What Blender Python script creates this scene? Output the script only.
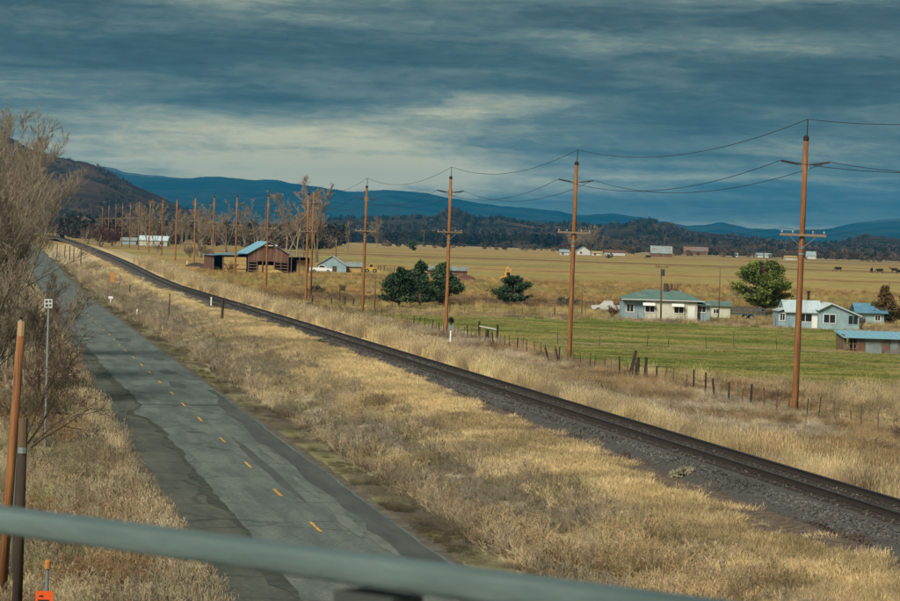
import bpy, bmesh, math, random
import numpy as np
from mathutils import Matrix, Vector

for o in list(bpy.data.objects):
    bpy.data.objects.remove(o)
sc = bpy.context.scene
COL = sc.collection
rnd = random.Random(7)
rng = np.random.default_rng(11)

# ------------------------------------------------------------------ camera
# world: +Y runs along the road and the railway, the road's centre line is X = 0
CAMX, CAMY, CAMZ = -10.65, 0.0, 9.5
YAW = math.atan(0.1685)
PITCH = math.radians(1.1876)
ROLL = math.atan(0.0314)
FPX = 2700.0
cam = bpy.data.cameras.new('camera')
cam.sensor_width = 36.0
cam.lens = 36.0 * FPX / 900.0
cam.clip_start = 0.5
cam.clip_end = 40000
cam.dof.use_dof = True
cam.dof.focus_distance = 170.0
cam.dof.aperture_fstop = 13.0
camo = bpy.data.objects.new('camera', cam)
COL.objects.link(camo)
camo.matrix_world = (Matrix.Translation((CAMX, CAMY, CAMZ)) @ Matrix.Rotation(-YAW, 4, 'Z')
                     @ Matrix.Rotation(math.pi / 2 - PITCH, 4, 'X') @ Matrix.Rotation(ROLL, 4, 'Z'))
sc.camera = camo

# ------------------------------------------------------------------ render settings
sc.render.engine = 'CYCLES'
sc.cycles.use_denoising = True
sc.cycles.max_bounces = 5
sc.cycles.diffuse_bounces = 2
sc.cycles.glossy_bounces = 2
sc.cycles.transparent_max_bounces = 6
sc.cycles.volume_bounces = 0
sc.view_settings.view_transform = 'Standard'
sc.view_settings.look = 'None'
sc.view_settings.gamma = 1.0
sc.view_settings.use_curve_mapping = False
sc.view_settings.exposure = 1.62

# ------------------------------------------------------------------ sun
SUN_AZ = math.radians(222)      # where the sun stands, clockwise from +Y
SUN_EL = math.radians(42)
sun = bpy.data.lights.new('sun', 'SUN')
sun.energy = 1.6
sun.angle = math.radians(24)
sun.color = (1.0, 0.91, 0.77)
suno = bpy.data.objects.new('sun', sun)
COL.objects.link(suno)
sdir = Vector((math.sin(SUN_AZ) * math.cos(SUN_EL), math.cos(SUN_AZ) * math.cos(SUN_EL), math.sin(SUN_EL)))
suno.rotation_euler = sdir.to_track_quat('Z', 'Y').to_euler()
suno.location = (-40, -40, 60)

# ------------------------------------------------------------------ sky
def hexlin(r, g, b):
    f = lambda c: (c / 255 / 12.92) if c / 255 <= 0.04045 else ((c / 255 + 0.055) / 1.055) ** 2.4
    return (f(r), f(g), f(b))

world = bpy.data.worlds.new('World')
sc.world = world
world.use_nodes = True
wt = world.node_tree
wt.nodes.clear()
def N(t, kind, **kw):
    n = t.nodes.new(kind)
    for k, v in kw.items():
        setattr(n, k, v)
    return n
def mth(t, op, a, b=None, c=None, clamp=False):
    n = t.nodes.new('ShaderNodeMath'); n.operation = op; n.use_clamp = clamp
    for i, v in enumerate((a, b, c)):
        if v is None: continue
        if isinstance(v, (int, float)): n.inputs[i].default_value = v
        else: t.links.new(v, n.inputs[i])
    return n.outputs[0]
def build_sky():
    t = wt; L = t.links
    tc = N(t, 'ShaderNodeTexCoord')
    sep = N(t, 'ShaderNodeSeparateXYZ'); L.new(tc.outputs['Generated'], sep.inputs[0])
    x, y, z = sep.outputs
    az = mth(t, 'ARCTAN2', x, y)                       # azimuth, clockwise from +Y
    az = mth(t, 'SUBTRACT', az, YAW)
    el = mth(t, 'ARCSINE', z)
    # streaky coordinates, stretched along the horizon; the stretch eases off overhead
    cmb = N(t, 'ShaderNodeCombineXYZ')
    L.new(mth(t, 'MULTIPLY', az, 6.5), cmb.inputs[0])
    L.new(mth(t, 'MULTIPLY', el, 62.0), cmb.inputs[1])
    warp = N(t, 'ShaderNodeTexNoise'); warp.inputs['Scale'].default_value = 1.3; warp.inputs['Detail'].default_value = 5
    L.new(cmb.outputs[0], warp.inputs['Vector'])
    wv = N(t, 'ShaderNodeVectorMath'); wv.operation = 'MULTIPLY_ADD'
    L.new(warp.outputs['Color'], wv.inputs[0]); wv.inputs[1].default_value = (0.9, 0.7, 0.9)
    L.new(cmb.outputs[0], wv.inputs[2])
    n1 = N(t, 'ShaderNodeTexNoise'); n1.inputs['Scale'].default_value = 0.85; n1.inputs['Detail'].default_value = 9; n1.inputs['Roughness'].default_value = 0.55
    L.new(wv.outputs[0], n1.inputs['Vector'])
    # lumpy finer cloud
    cm2 = N(t, 'ShaderNodeCombineXYZ')
    L.new(mth(t, 'MULTIPLY', az, 19.0), cm2.inputs[0]); L.new(mth(t, 'MULTIPLY', el, 150.0), cm2.inputs[1])
    n2 = N(t, 'ShaderNodeTexNoise'); n2.inputs['Scale'].default_value = 1.0; n2.inputs['Detail'].default_value = 8; n2.inputs['Roughness'].default_value = 0.6
    n2.inputs['Distortion'].default_value = 0.8
    L.new(cm2.outputs[0], n2.inputs['Vector'])
    tone = mth(t, 'MULTIPLY_ADD', n1.outputs['Fac'], 1.5, -0.32)
    tone = mth(t, 'MULTIPLY_ADD', mth(t, 'SUBTRACT', n2.outputs['Fac'], 0.5), 0.56, tone)
    cm3 = N(t, 'ShaderNodeCombineXYZ')
    L.new(mth(t, 'MULTIPLY', az, 95.0), cm3.inputs[0]); L.new(mth(t, 'MULTIPLY', el, 330.0), cm3.inputs[1])
    n3 = N(t, 'ShaderNodeTexNoise'); n3.inputs['Scale'].default_value = 1.0; n3.inputs['Detail'].default_value = 7; n3.inputs['Roughness'].default_value = 0.6; n3.inputs['Distortion'].default_value = 0.9
    L.new(cm3.outputs[0], n3.inputs['Vector'])
    tone = mth(t, 'MULTIPLY_ADD', mth(t, 'SUBTRACT', n3.outputs['Fac'], 0.5), 0.38, tone)
    # cloud banks and brighter breaks of this sky: (azimuth, elevation, half width, half height, strength)
    sx = mth(t, 'MULTIPLY_ADD', mth(t, 'SUBTRACT', warp.outputs['Fac'], 0.5), 0.10, az)
    sy = mth(t, 'MULTIPLY_ADD', mth(t, 'SUBTRACT', n1.outputs['Fac'], 0.5), 0.016, el)
    for (a, e, w, h, s) in SKY_BANKS:
        dx = mth(t, 'DIVIDE', mth(t, 'SUBTRACT', sx, a), w)
        dy = mth(t, 'DIVIDE', mth(t, 'SUBTRACT', sy, e), h)
        g = mth(t, 'EXPONENT', mth(t, 'MULTIPLY', mth(t, 'ADD', mth(t, 'MULTIPLY', dx, dx), mth(t, 'MULTIPLY', dy, dy)), -1.0))
        tone = mth(t, 'MULTIPLY_ADD', g, s * SKY_CONTRAST, tone)
    ramp = N(t, 'ShaderNodeValToRGB')
    el_ = ramp.color_ramp.elements
    stops = [(0.0, hexlin(26, 40, 44)), (0.25, hexlin(50, 68, 70)), (0.5, hexlin(88, 102, 96)), (0.75, hexlin(146, 148, 124)), (1.0, hexlin(202, 192, 150))]
    while len(el_) < len(stops): el_.new(0.5)
    for e_, (p, c) in zip(el_, stops):
        e_.position = p; e_.color = (*c, 1)
    L.new(tone, ramp.inputs[0])
    gain = N(t, 'ShaderNodeMix'); gain.data_type = 'RGBA'; gain.blend_type = 'MULTIPLY'; gain.inputs[0].default_value = 1
    L.new(ramp.outputs[0], gain.inputs[6]); gain.inputs[7].default_value = (SKY_GAIN,) * 3 + (1,)
    sky = N(t, 'ShaderNodeTexSky'); sky.sky_type = 'NISHITA'; sky.sun_disc = False
    sky.sun_elevation = SUN_EL; sky.sun_rotation = SUN_AZ
    bg1 = N(t, 'ShaderNodeBackground'); bg1.inputs[1].default_value = 0.05; L.new(sky.outputs[0], bg1.inputs[0])
    bg2 = N(t, 'ShaderNodeBackground'); bg2.inputs[1].default_value = 1.0; L.new(gain.outputs[2], bg2.inputs[0])
    mx = N(t, 'ShaderNodeMixShader'); mx.inputs[0].default_value = 0.96
    L.new(bg1.outputs[0], mx.inputs[1]); L.new(bg2.outputs[0], mx.inputs[2])
    out = N(t, 'ShaderNodeOutputWorld'); L.new(mx.outputs[0], out.inputs[0])
SKY_CONTRAST = 1.3
SKY_GAIN = 0.43
def B(px, py, wpx, hpx, s):
    return ((px - 450) / FPX, (244.5 + 0.0314 * (px - 450) - py) / FPX, wpx / FPX, hpx / FPX, s)
SKY_BANKS = [B(140, 50, 260, 14, -.22), B(240, 100, 130, 12, -.25), B(60, 66, 140, 9, -.18), B(470, 15, 600, 14, -.16),
             B(700, 90, 190, 20, -.22), B(860, 100, 120, 40, -.2), B(700, 208, 260, 14, -.14), B(560, 122, 130, 5, -.14),
             B(640, 152, 120, 4, -.16), B(500, 195, 60, 7, -.08), B(560, 228, 420, 14, .26), B(860, 190, 160, 12, -.1),
             B(220, 145, 190, 36, .46), B(430, 130, 160, 30, .12), B(60, 95, 90, 22, .12), B(420, 165, 110, 22, .32), B(480, 105, 110, 14, .22),
             B(380, 20, 120, 12, .14), B(640, 178, 150, 6, .26), B(800, 178, 110, 4, .2), B(840, 50, 130, 10, .10), B(90, 178, 90, 14, .12), B(320, 174, 130, 10, .26)]
build_sky()

# ------------------------------------------------------------------ helpers
def tag(o, label=None, cat=None, group=None, kind=None):
    if label: o['label'] = label
    if cat: o['category'] = cat
    if group: o['group'] = group
    if kind: o['kind'] = kind
    return o
def empty(name, loc=(0, 0, 0), rz=0.0, label=None, cat=None, group=None):
    o = bpy.data.objects.new(name, None); COL.objects.link(o)
    o.location = loc; o.rotation_euler = (0, 0, rz); o.empty_display_size = 0.2
    return tag(o, label, cat, group)
def link_mesh(name, me, mat=None, parent=None, loc=None, rot=None, scale=None):
    if mat is not None and len(me.materials) == 0:
        me.materials.append(mat)
    o = bpy.data.objects.new(name, me); COL.objects.link(o)
    if parent is not None: o.parent = parent
    if loc is not None: o.location = loc
    if rot is not None: o.rotation_euler = rot
    if scale is not None: o.scale = scale
    return o
def np_mesh(name, verts, faces, smooth=False):
    """faces: (n,3) or (n,4) array, or list of tuples"""
    me = bpy.data.meshes.new(name)
    verts = np.asarray(verts, np.float32)
    if isinstance(faces, np.ndarray):
        n, k = faces.shape
        me.vertices.add(len(verts)); me.vertices.foreach_set('co', verts.ravel())
        me.loops.add(n * k); me.loops.foreach_set('vertex_index', faces.astype(np.int32).ravel())
        me.polygons.add(n); me.polygons.foreach_set('loop_start', np.arange(0, n * k, k, dtype=np.int32))
        me.polygons.foreach_set('loop_total', np.full(n, k, np.int32))
    else:
        me.from_pydata([tuple(map(float, v)) for v in verts], [], faces)
    me.update(calc_edges=True); me.validate()
    if smooth:
        me.polygons.foreach_set('use_smooth', np.ones(len(me.polygons), bool))
    return me
class MB:
    def __init__(s): s.v = []; s.f = []
    def add(s, vs, fs):
        b = len(s.v); s.v += [tuple(v) for v in vs]; s.f += [tuple(i + b for i in f) for f in fs]; return s
    def box(s, x0, x1, y0, y1, z0, z1, M=None):
        vs = [Vector(p) for p in ((x0, y0, z0), (x1, y0, z0), (x1, y1, z0), (x0, y1, z0), (x0, y0, z1), (x1, y0, z1), (x1, y1, z1), (x0, y1, z1))]
        if M is not None: vs = [M @ v for v in vs]
        return s.add(vs, [(0, 3, 2, 1), (4, 5, 6, 7), (0, 1, 5, 4), (1, 2, 6, 5), (2, 3, 7, 6), (3, 0, 4, 7)])
    def beam(s, a, b, w, h=None):
        a = Vector(a); b = Vector(b); h = h or w; d = b - a
        q = d.to_track_quat('X', 'Z').to_matrix().to_4x4()
        return s.box(0, d.length, -w / 2, w / 2, -h / 2, h / 2, Matrix.Translation(a) @ q)
    def tube(s, path, rad, n=8, cap=True):
        P = [Vector(p) for p in path]
        rad = rad if hasattr(rad, '__len__') else [rad] * len(P)
        base = len(s.v); up = None
        for i, p in enumerate(P):
            d = (P[min(i + 1, len(P) - 1)] - P[max(i - 1, 0)]).normalized()
            if up is None:
                up = Vector((0, 0, 1)) if abs(d.z) < .9 else Vector((1, 0, 0))
            a = d.cross(up).normalized(); b = d.cross(a).normalized(); up = -b if False else up
            for k in range(n):
                t = 2 * math.pi * k / n
                s.v.append(tuple(p + (a * math.cos(t) + b * math.sin(t)) * rad[i]))
        for i in range(len(P) - 1):
            for k in range(n):
                k2 = (k + 1) % n
                s.f.append((base + i * n + k, base + i * n + k2, base + (i + 1) * n + k2, base + (i + 1) * n + k))
        if cap:
            s.f.append(tuple(base + k for k in range(n))); s.f.append(tuple(base + (len(P) - 1) * n + k for k in reversed(range(n))))
        return s
    def prism(s, poly, y0, y1, axis='y'):
        """poly in (x,z), extruded along y (or in (y,z) along x)"""
        n = len(poly)
        if axis == 'y': vs = [(x, y0, z) for x, z in poly] + [(x, y1, z) for x, z in poly]
        else: vs = [(y0, x, z) for x, z in poly] + [(y1, x, z) for x, z in poly]
        fs = [tuple(range(n)), tuple(reversed(range(n, 2 * n)))] + [(i, i + n, (i + 1) % n + n, (i + 1) % n) for i in range(n)]
        return s.add(vs, fs)
    def mesh(s, name, smooth=False, fix=True):
        me = bpy.data.meshes.new(name); me.from_pydata(s.v, [], s.f); me.update()
        if fix:
            bm = bmesh.new(); bm.from_mesh(me); bmesh.ops.recalc_face_normals(bm, faces=bm.faces); bm.to_mesh(me); bm.free()
        if smooth:
            me.polygons.foreach_set('use_smooth', np.ones(len(me.polygons), bool))
        return me
    def build(s, name, mat, parent=None, loc=None, rot=None, smooth=False):
        return link_mesh(name, s.mesh(name, smooth), mat, parent, loc, rot)
def copy_tree(o, parent=None):
    c = o.copy(); COL.objects.link(c)
    if parent is not None: c.parent = parent
    for ch in list(o.children): copy_tree(ch, c)
    return c

# value noise in numpy ------------------------------------------------
_perm = np.random.default_rng(3).random((512, 512)).astype(np.float32)
def vnoise(x, y, seed=0):
    x = np.asarray(x, float) + seed * 37.17; y = np.asarray(y, float) + seed * 91.3
    xi = np.floor(x).astype(int); yi = np.floor(y).astype(int); fx = x - xi; fy = y - yi
    fx = fx * fx * (3 - 2 * fx); fy = fy * fy * (3 - 2 * fy)
    g = lambda a, b: _perm[a & 511, b & 511]
    return (g(xi, yi) * (1 - fx) + g(xi + 1, yi) * fx) * (1 - fy) + (g(xi, yi + 1) * (1 - fx) + g(xi + 1, yi + 1) * fx) * fy
def fbm(x, y, oct=4, seed=0, gain=.5):
    x = np.asarray(x, float); y = np.asarray(y, float)
    s = 0; a = 1; t = 0
    for i in range(oct):
        s = s + a * vnoise(x * 2 ** i, y * 2 ** i, seed + i * 5); t += a; a *= gain
    return s / t
def sstep(a, b, x):
    t = np.clip((np.asarray(x, float) - a) / (b - a), 0, 1); return t * t * (3 - 2 * t)

# terrain -------------------------------------------------------------
_ey = np.array([-1e5, 430, 500, 600, 700, 800, 900, 1000, 1100, 1500, 2000, 2600, 1e6])
_ez = np.array([0, 0, .5, 1.7, 2.6, 3.3, 4.0, 4.6, 5.1, 6.2, 7.6, 8.6, 8.6])
def elev(y):
    return np.interp(y, _ey, _ez)
TRX = 17.75          # track centre line
def toe_h(y):        # height of the ground at the foot of the ballast, road side
    return .72 + .62 * sstep(80, 230, y)
def terrain(x, y, rough=True):
    x = np.asarray(x, float); y = np.asarray(y, float)
    e = elev(y)
    near = 1 - sstep(900, 1300, np.hypot(x, y))
    h = toe_h(y)
    bank = h * sstep(4.5, 14.0, x) * (1 - sstep(21.0, 27.5, x)) * near
    r = 0
    if rough:
        off_road = np.maximum(sstep(4.0, 6.5, x), sstep(5.2, 7.3, -x))
        off_trk = np.maximum(sstep(2.5, 5, x - TRX), sstep(3.5, 6, TRX - x))
        r = ((fbm(x / 9, y / 9, 3, 1) - .5) * .55 + (fbm(x / 2.2, y / 2.2, 2, 9) - .5) * .16) * off_road * off_trk * near
        ditch = -.3 * np.exp(-((x - 5.6) / 1.1) ** 2) * near
        r = r + ditch * off_road
        lm = sstep(5.5, 9, -x) * near * (1 - sstep(150, 260, y)) * .5
        r = r + lm
    return e + bank + r
_c, _s = math.cos(ROLL), math.sin(ROLL)
_cy, _sy = math.cos(YAW), math.sin(YAW)
def ray(px, py):
    u = px - 450.0; v = py - 300.5
    uu = u * _c + v * _s; vv = -u * _s + v * _c
    fy = FPX * math.cos(PITCH) - vv * math.sin(PITCH); dz = -FPX * math.sin(PITCH) - vv * math.cos(PITCH)
    return Vector((uu * _cy + fy * _sy, -uu * _sy + fy * _cy, dz)) / fy      # per metre of depth
_tt = np.geomspace(18, 7000, 9000)
def hit(px, py):
    """where the line of sight meets the terrain -> (x, y, z), depth"""
    d = ray(px, py)
    g = CAMZ + d.z * _tt - terrain(CAMX + d.x * _tt, CAMY + d.y * _tt, False)
    i = int(np.argmax(g < 0)) if (g < 0).any() else len(_tt) - 1
    t = _tt[i]
    x, y = CAMX + d.x * t, CAMY + d.y * t
    return Vector((x, y, float(terrain(x, y)))), t
def at_depth(px, t, py=270):
    d = ray(px, py); x, y = CAMX + d.x * t, CAMY + d.y * t
    return Vector((x, y, float(terrain(x, y))))
def height_at(p, py, px=None):
    """world height that shows at picture row py above the ground point p"""
    t = (p.x - CAMX) * _sy + (p.y - CAMY) * _cy
    if px is None:
        px = 450 + FPX * ((p.x - CAMX) * _cy - (p.y - CAMY) * _sy) / t
    return CAMZ + ray(px, py).z * t
def mpp(p):          # metres per photograph pixel at p
    return ((p.x - CAMX) * _sy + (p.y - CAMY) * _cy) / FPX

# ------------------------------------------------------------------ materials
MATS = {}
def mat(name, col, rough=.85, var=.18, scale=3.0, bump=0.0, col2=None, stretch=(1, 1, 1), metallic=0.0, spec=.25, detail=5, c2fac=(.45, .62), bscale=None, rot=(0,0,0), coord='Object'):
    if name in MATS: return MATS[name]
    m = bpy.data.materials.new(name); m.use_nodes = True; MATS[name] = m
    t = m.node_tree; L = t.links; bs = t.nodes['Principled BSDF']
    bs.inputs['Roughness'].default_value = rough; bs.inputs['Metallic'].default_value = metallic
    bs.inputs['Specular IOR Level'].default_value = spec
    tc = N(t, 'ShaderNodeTexCoord'); mp = N(t, 'ShaderNodeMapping'); mp.inputs['Scale'].default_value = stretch
    mp.inputs['Rotation'].default_value = rot
    L.new(tc.outputs[coord], mp.inputs[0])
    nz = N(t, 'ShaderNodeTexNoise'); nz.inputs['Scale'].default_value = scale; nz.inputs['Detail'].default_value = detail
    nz.inputs['Roughness'].default_value = .6
    L.new(mp.outputs[0], nz.inputs['Vector'])
    oi = N(t, 'ShaderNodeObjectInfo')
    v = mth(t, 'MULTIPLY_ADD', mth(t, 'SUBTRACT', nz.outputs['Fac'], .5), 2.2 * var, 1.0)
    v = mth(t, 'MULTIPLY_ADD', mth(t, 'SUBTRACT', oi.outputs['Random'], .5), var * .6, v)
    base = None
    if col2 is not None:
        n2 = N(t, 'ShaderNodeTexNoise'); n2.inputs['Scale'].default_value = scale * .45; n2.inputs['Detail'].default_value = 6
        L.new(mp.outputs[0], n2.inputs['Vector'])
        mr = N(t, 'ShaderNodeMapRange'); mr.inputs[1].default_value = c2fac[0]; mr.inputs[2].default_value = c2fac[1]
        L.new(n2.outputs['Fac'], mr.inputs[0])
        mxc = N(t, 'ShaderNodeMix'); mxc.data_type = 'RGBA'
        L.new(mr.outputs[0], mxc.inputs[0]); mxc.inputs[6].default_value = (*col, 1); mxc.inputs[7].default_value = (*col2, 1)
        base = mxc.outputs[2]
    mul = N(t, 'ShaderNodeVectorMath'); mul.operation = 'SCALE'
    if base is not None: L.new(base, mul.inputs[0])
    else: mul.inputs[0].default_value = col
    L.new(v, mul.inputs['Scale']); L.new(mul.outputs[0], bs.inputs['Base Color'])
    if bump:
        bp = N(t, 'ShaderNodeBump'); bp.inputs['Strength'].default_value = bump; bp.inputs['Distance'].default_value = .05
        if bscale:
            nb = N(t, 'ShaderNodeTexNoise'); nb.inputs['Scale'].default_value = bscale; L.new(mp.outputs[0], nb.inputs['Vector']); L.new(nb.outputs['Fac'], bp.inputs['Height'])
        else: L.new(nz.outputs['Fac'], bp.inputs['Height'])
        L.new(bp.outputs[0], bs.inputs['Normal'])
    return m
mat('pole_wood', (.33, .15, .056), .8, .6, 18, .6, (.13, .058, .028), (1, 1, .06), c2fac=(.40, .68))
mat('old_wood', (.14, .095, .06), .9, .35, 5, .4, (.20, .15, .10), (1, 1, .12))
mat('dark_wood', (.045, .033, .026), .9, .35, 5, .3, (.08, .06, .045), (1, 1, .15))
mat('arm_wood', (.24, .18, .115), .85, .25, 6, .3)
mat('pale_wood', (.40, .28, .16), .85, .25, 5, .3, None, (1, 1, .15))
mat('insulator', (.05, .06, .065), .35, .1, 4, 0, spec=.5)
mat('porcelain', (.36, .38, .37), .4, .1, 4, 0, spec=.5)
mat('cap_metal', (.025, .022, .02), .6)
mat('galvanised', (.28, .32, .33), .45, .2, 5, metallic=.5)
mat('wire', (.03, .033, .036), .6)
mat('rail_green', (.115, .165, .16), .28, .35, 14, .25, (.065, .10, .095), (.35, 1, 1), spec=.5, c2fac=(.50, .72))
mat('post_steel', (.045, .055, .052), .6, .2, 5)
mat('rail_steel', (.052, .042, .038), .5, .2, 4, metallic=.3)
mat('rail_head', (.12, .12, .12), .3, .1, 4, metallic=.8)
mat('sleeper_wood', (.045, .036, .03), .9, .3, 4)
mat('white_paint', (.72, .73, .70), .6, .06, 3)
mat('cream_wall', (.52, .53, .45), .8, .2, 1.5, 0, (.42, .41, .33), (1, 1, .4))
mat('bluegrey_wall', (.22, .33, .38), .8, .14, 2, 0, (.28, .37, .40))
mat('teal_roof', (.095, .18, .165), .8, .3, 1.2, .2, (.15, .20, .165))
mat('paleblue_wall', (.27, .39, .42), .8, .2, 1.5, 0, (.20, .30, .32), (1, 1, .4))
mat('paleblue_roof', (.46, .57, .61), .55, .2, 1.2, 0, (.36, .42, .43), (1, .4, 1))
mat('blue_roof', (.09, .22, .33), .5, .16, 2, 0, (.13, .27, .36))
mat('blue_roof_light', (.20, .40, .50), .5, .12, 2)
mat('trailer_blue', (.05, .085, .10), .6, .2, 2)
mat('rust_steel', (.20, .10, .06), .8, .3, 2, 0, (.16, .20, .20))
mat('corrugated', (.25, .33, .34), .6, .2, 1.6, 0, (.24, .20, .16), metallic=.2)
mat('barn_wood', (.135, .070, .050), .9, .45, 2.5, .3, (.19, .115, .08), (1, 1, .12))
mat('hay', (.42, .30, .13), .95, .22, 3, .4)
mat('glass', (.015, .02, .024), .15, .05, 2, spec=.6)
mat('black_gap', (.012, .011, .01), .9)
mat('cow_hide', (.018, .014, .012), .8)
mat('truck_white', (.75, .76, .75), .35, .04, 2, spec=.5)
mat('rubber', (.015, .015, .015), .8)
mat('machine_yellow', (.55, .32, .05), .5, .15, 2)
mat('tan_pile', (.40, .28, .12), .9, .25, 2, .3)
mat('orange', (.70, .10, .02), .5, .08, 3)
mat('sign_orange', (.45, .21, .06), .6, .1, 3)
mat('concrete', (.30, .30, .28), .9, .12, 1.5, .2)
mat('yellow_paint', (.54, .31, .06), .8, .4, 7, 0, (.20, .17, .11), c2fac=(.50, .66), coord='Object')
mat('bark_bare', (.27, .225, .165), .9, .3, 2)
mat('bark_dark', (.085, .062, .045), .9, .3, 2)
mat('twig_pale', (.265, .225, .17), .9, .3, .4)
mat('twig_far', (.27, .215, .15), .95, .3, .05)
mat('twig_red', (.11, .055, .05), .95, .3, .3)
mat('twig_pink', (.17, .125, .095), .95, .3, .3)
mat('far_roof', (.27, .34, .37), .6, .1, 2)
mat('far_white', (.50, .51, .49), .7, .08, 2)
mat('bark_pine', (.10, .065, .045), .9, .3, 2)
mat('needle_dark', (.036, .070, .032), .8, .6, .7, 0, (.080, .125, .055))
mat('needle_bright', (.13, .18, .036), .8, .6, .5, 0, (.25, .30, .065))
mat('needle_rust', (.15, .095, .035), .85, .5, .8, 0, (.07, .065, .025))
mat('leaf_pale', (.30, .28, .19), .9, .4, .8)
mat('leaf_grey', (.10, .105, .06), .9, .4, .8)

# ground material: colour comes with the mesh, grain from noise
def ground_mat():
    m = bpy.data.materials.new('dry_ground'); m.use_nodes = True
    t = m.node_tree; L = t.links; bs = t.nodes['Principled BSDF']
    bs.inputs['Roughness'].default_value = 1; bs.inputs['Specular IOR Level'].default_value = .05
    at = N(t, 'ShaderNodeAttribute', attribute_name='Col')
    geo = N(t, 'ShaderNodeNewGeometry')
    v = None
    for s, a, dt in ((.012, .30, 6), (.35, .38, 6), (3.0, .42, 4)):
        nz = N(t, 'ShaderNodeTexNoise'); nz.inputs['Scale'].default_value = s; nz.inputs['Detail'].default_value = dt; nz.inputs['Roughness'].default_value = .65
        L.new(geo.outputs['Position'], nz.inputs['Vector'])
        w = mth(t, 'MULTIPLY', mth(t, 'SUBTRACT', nz.outputs['Fac'], .5), 2 * a)
        v = w if v is None else mth(t, 'ADD', v, w)
    v = mth(t, 'MAXIMUM', mth(t, 'ADD', v, 1.0), .25)
    mul = N(t, 'ShaderNodeVectorMath'); mul.operation = 'SCALE'
    L.new(at.outputs['Color'], mul.inputs[0]); L.new(v, mul.inputs['Scale']); L.new(mul.outputs[0], bs.inputs['Base Color'])
    bp = N(t, 'ShaderNodeBump'); bp.inputs['Strength'].default_value = .5; bp.inputs['Distance'].default_value = .12
    L.new(nz.outputs['Fac'], bp.inputs['Height']); L.new(bp.outputs[0], bs.inputs['Normal'])
    return m

# ------------------------------------------------------------------ ground
C_TAN = np.array([.42, .335, .195]); C_STRAW = np.array([.58, .455, .25]); C_GREY = np.array([.40, .35, .265])
C_OLIVE = np.array([.30, .275, .15]); C_DIRT = np.array([.115, .098, .075]); C_PAST = np.array([.20, .245, .068])
C_PAST2 = np.array([.36, .325, .12]); C_GOLD = np.array([.37, .26, .105]); C_BROWN = np.array([.17, .115, .062])
def lerp(a, b, t): return a * (1 - t[..., None]) + b * t[..., None]
PAST_Q = [hit(*p)[0] for p in ((350, 312), (470, 316.5), (600, 321), (740, 327), (905, 334), (905, 391), (800, 387), (700, 381), (640, 372), (560, 355), (460, 331), (380, 317))]
def in_poly(x, y, Q):
    ins = np.zeros(np.shape(x), bool); n = len(Q)
    for i in range(n):
        a, b = Q[i], Q[(i + 1) % n]
        c = ((a.y > y) != (b.y > y)) & (x < (b.x - a.x) * (y - a.y) / (b.y - a.y + 1e-9) + a.x)
        ins ^= c
    return ins
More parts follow.
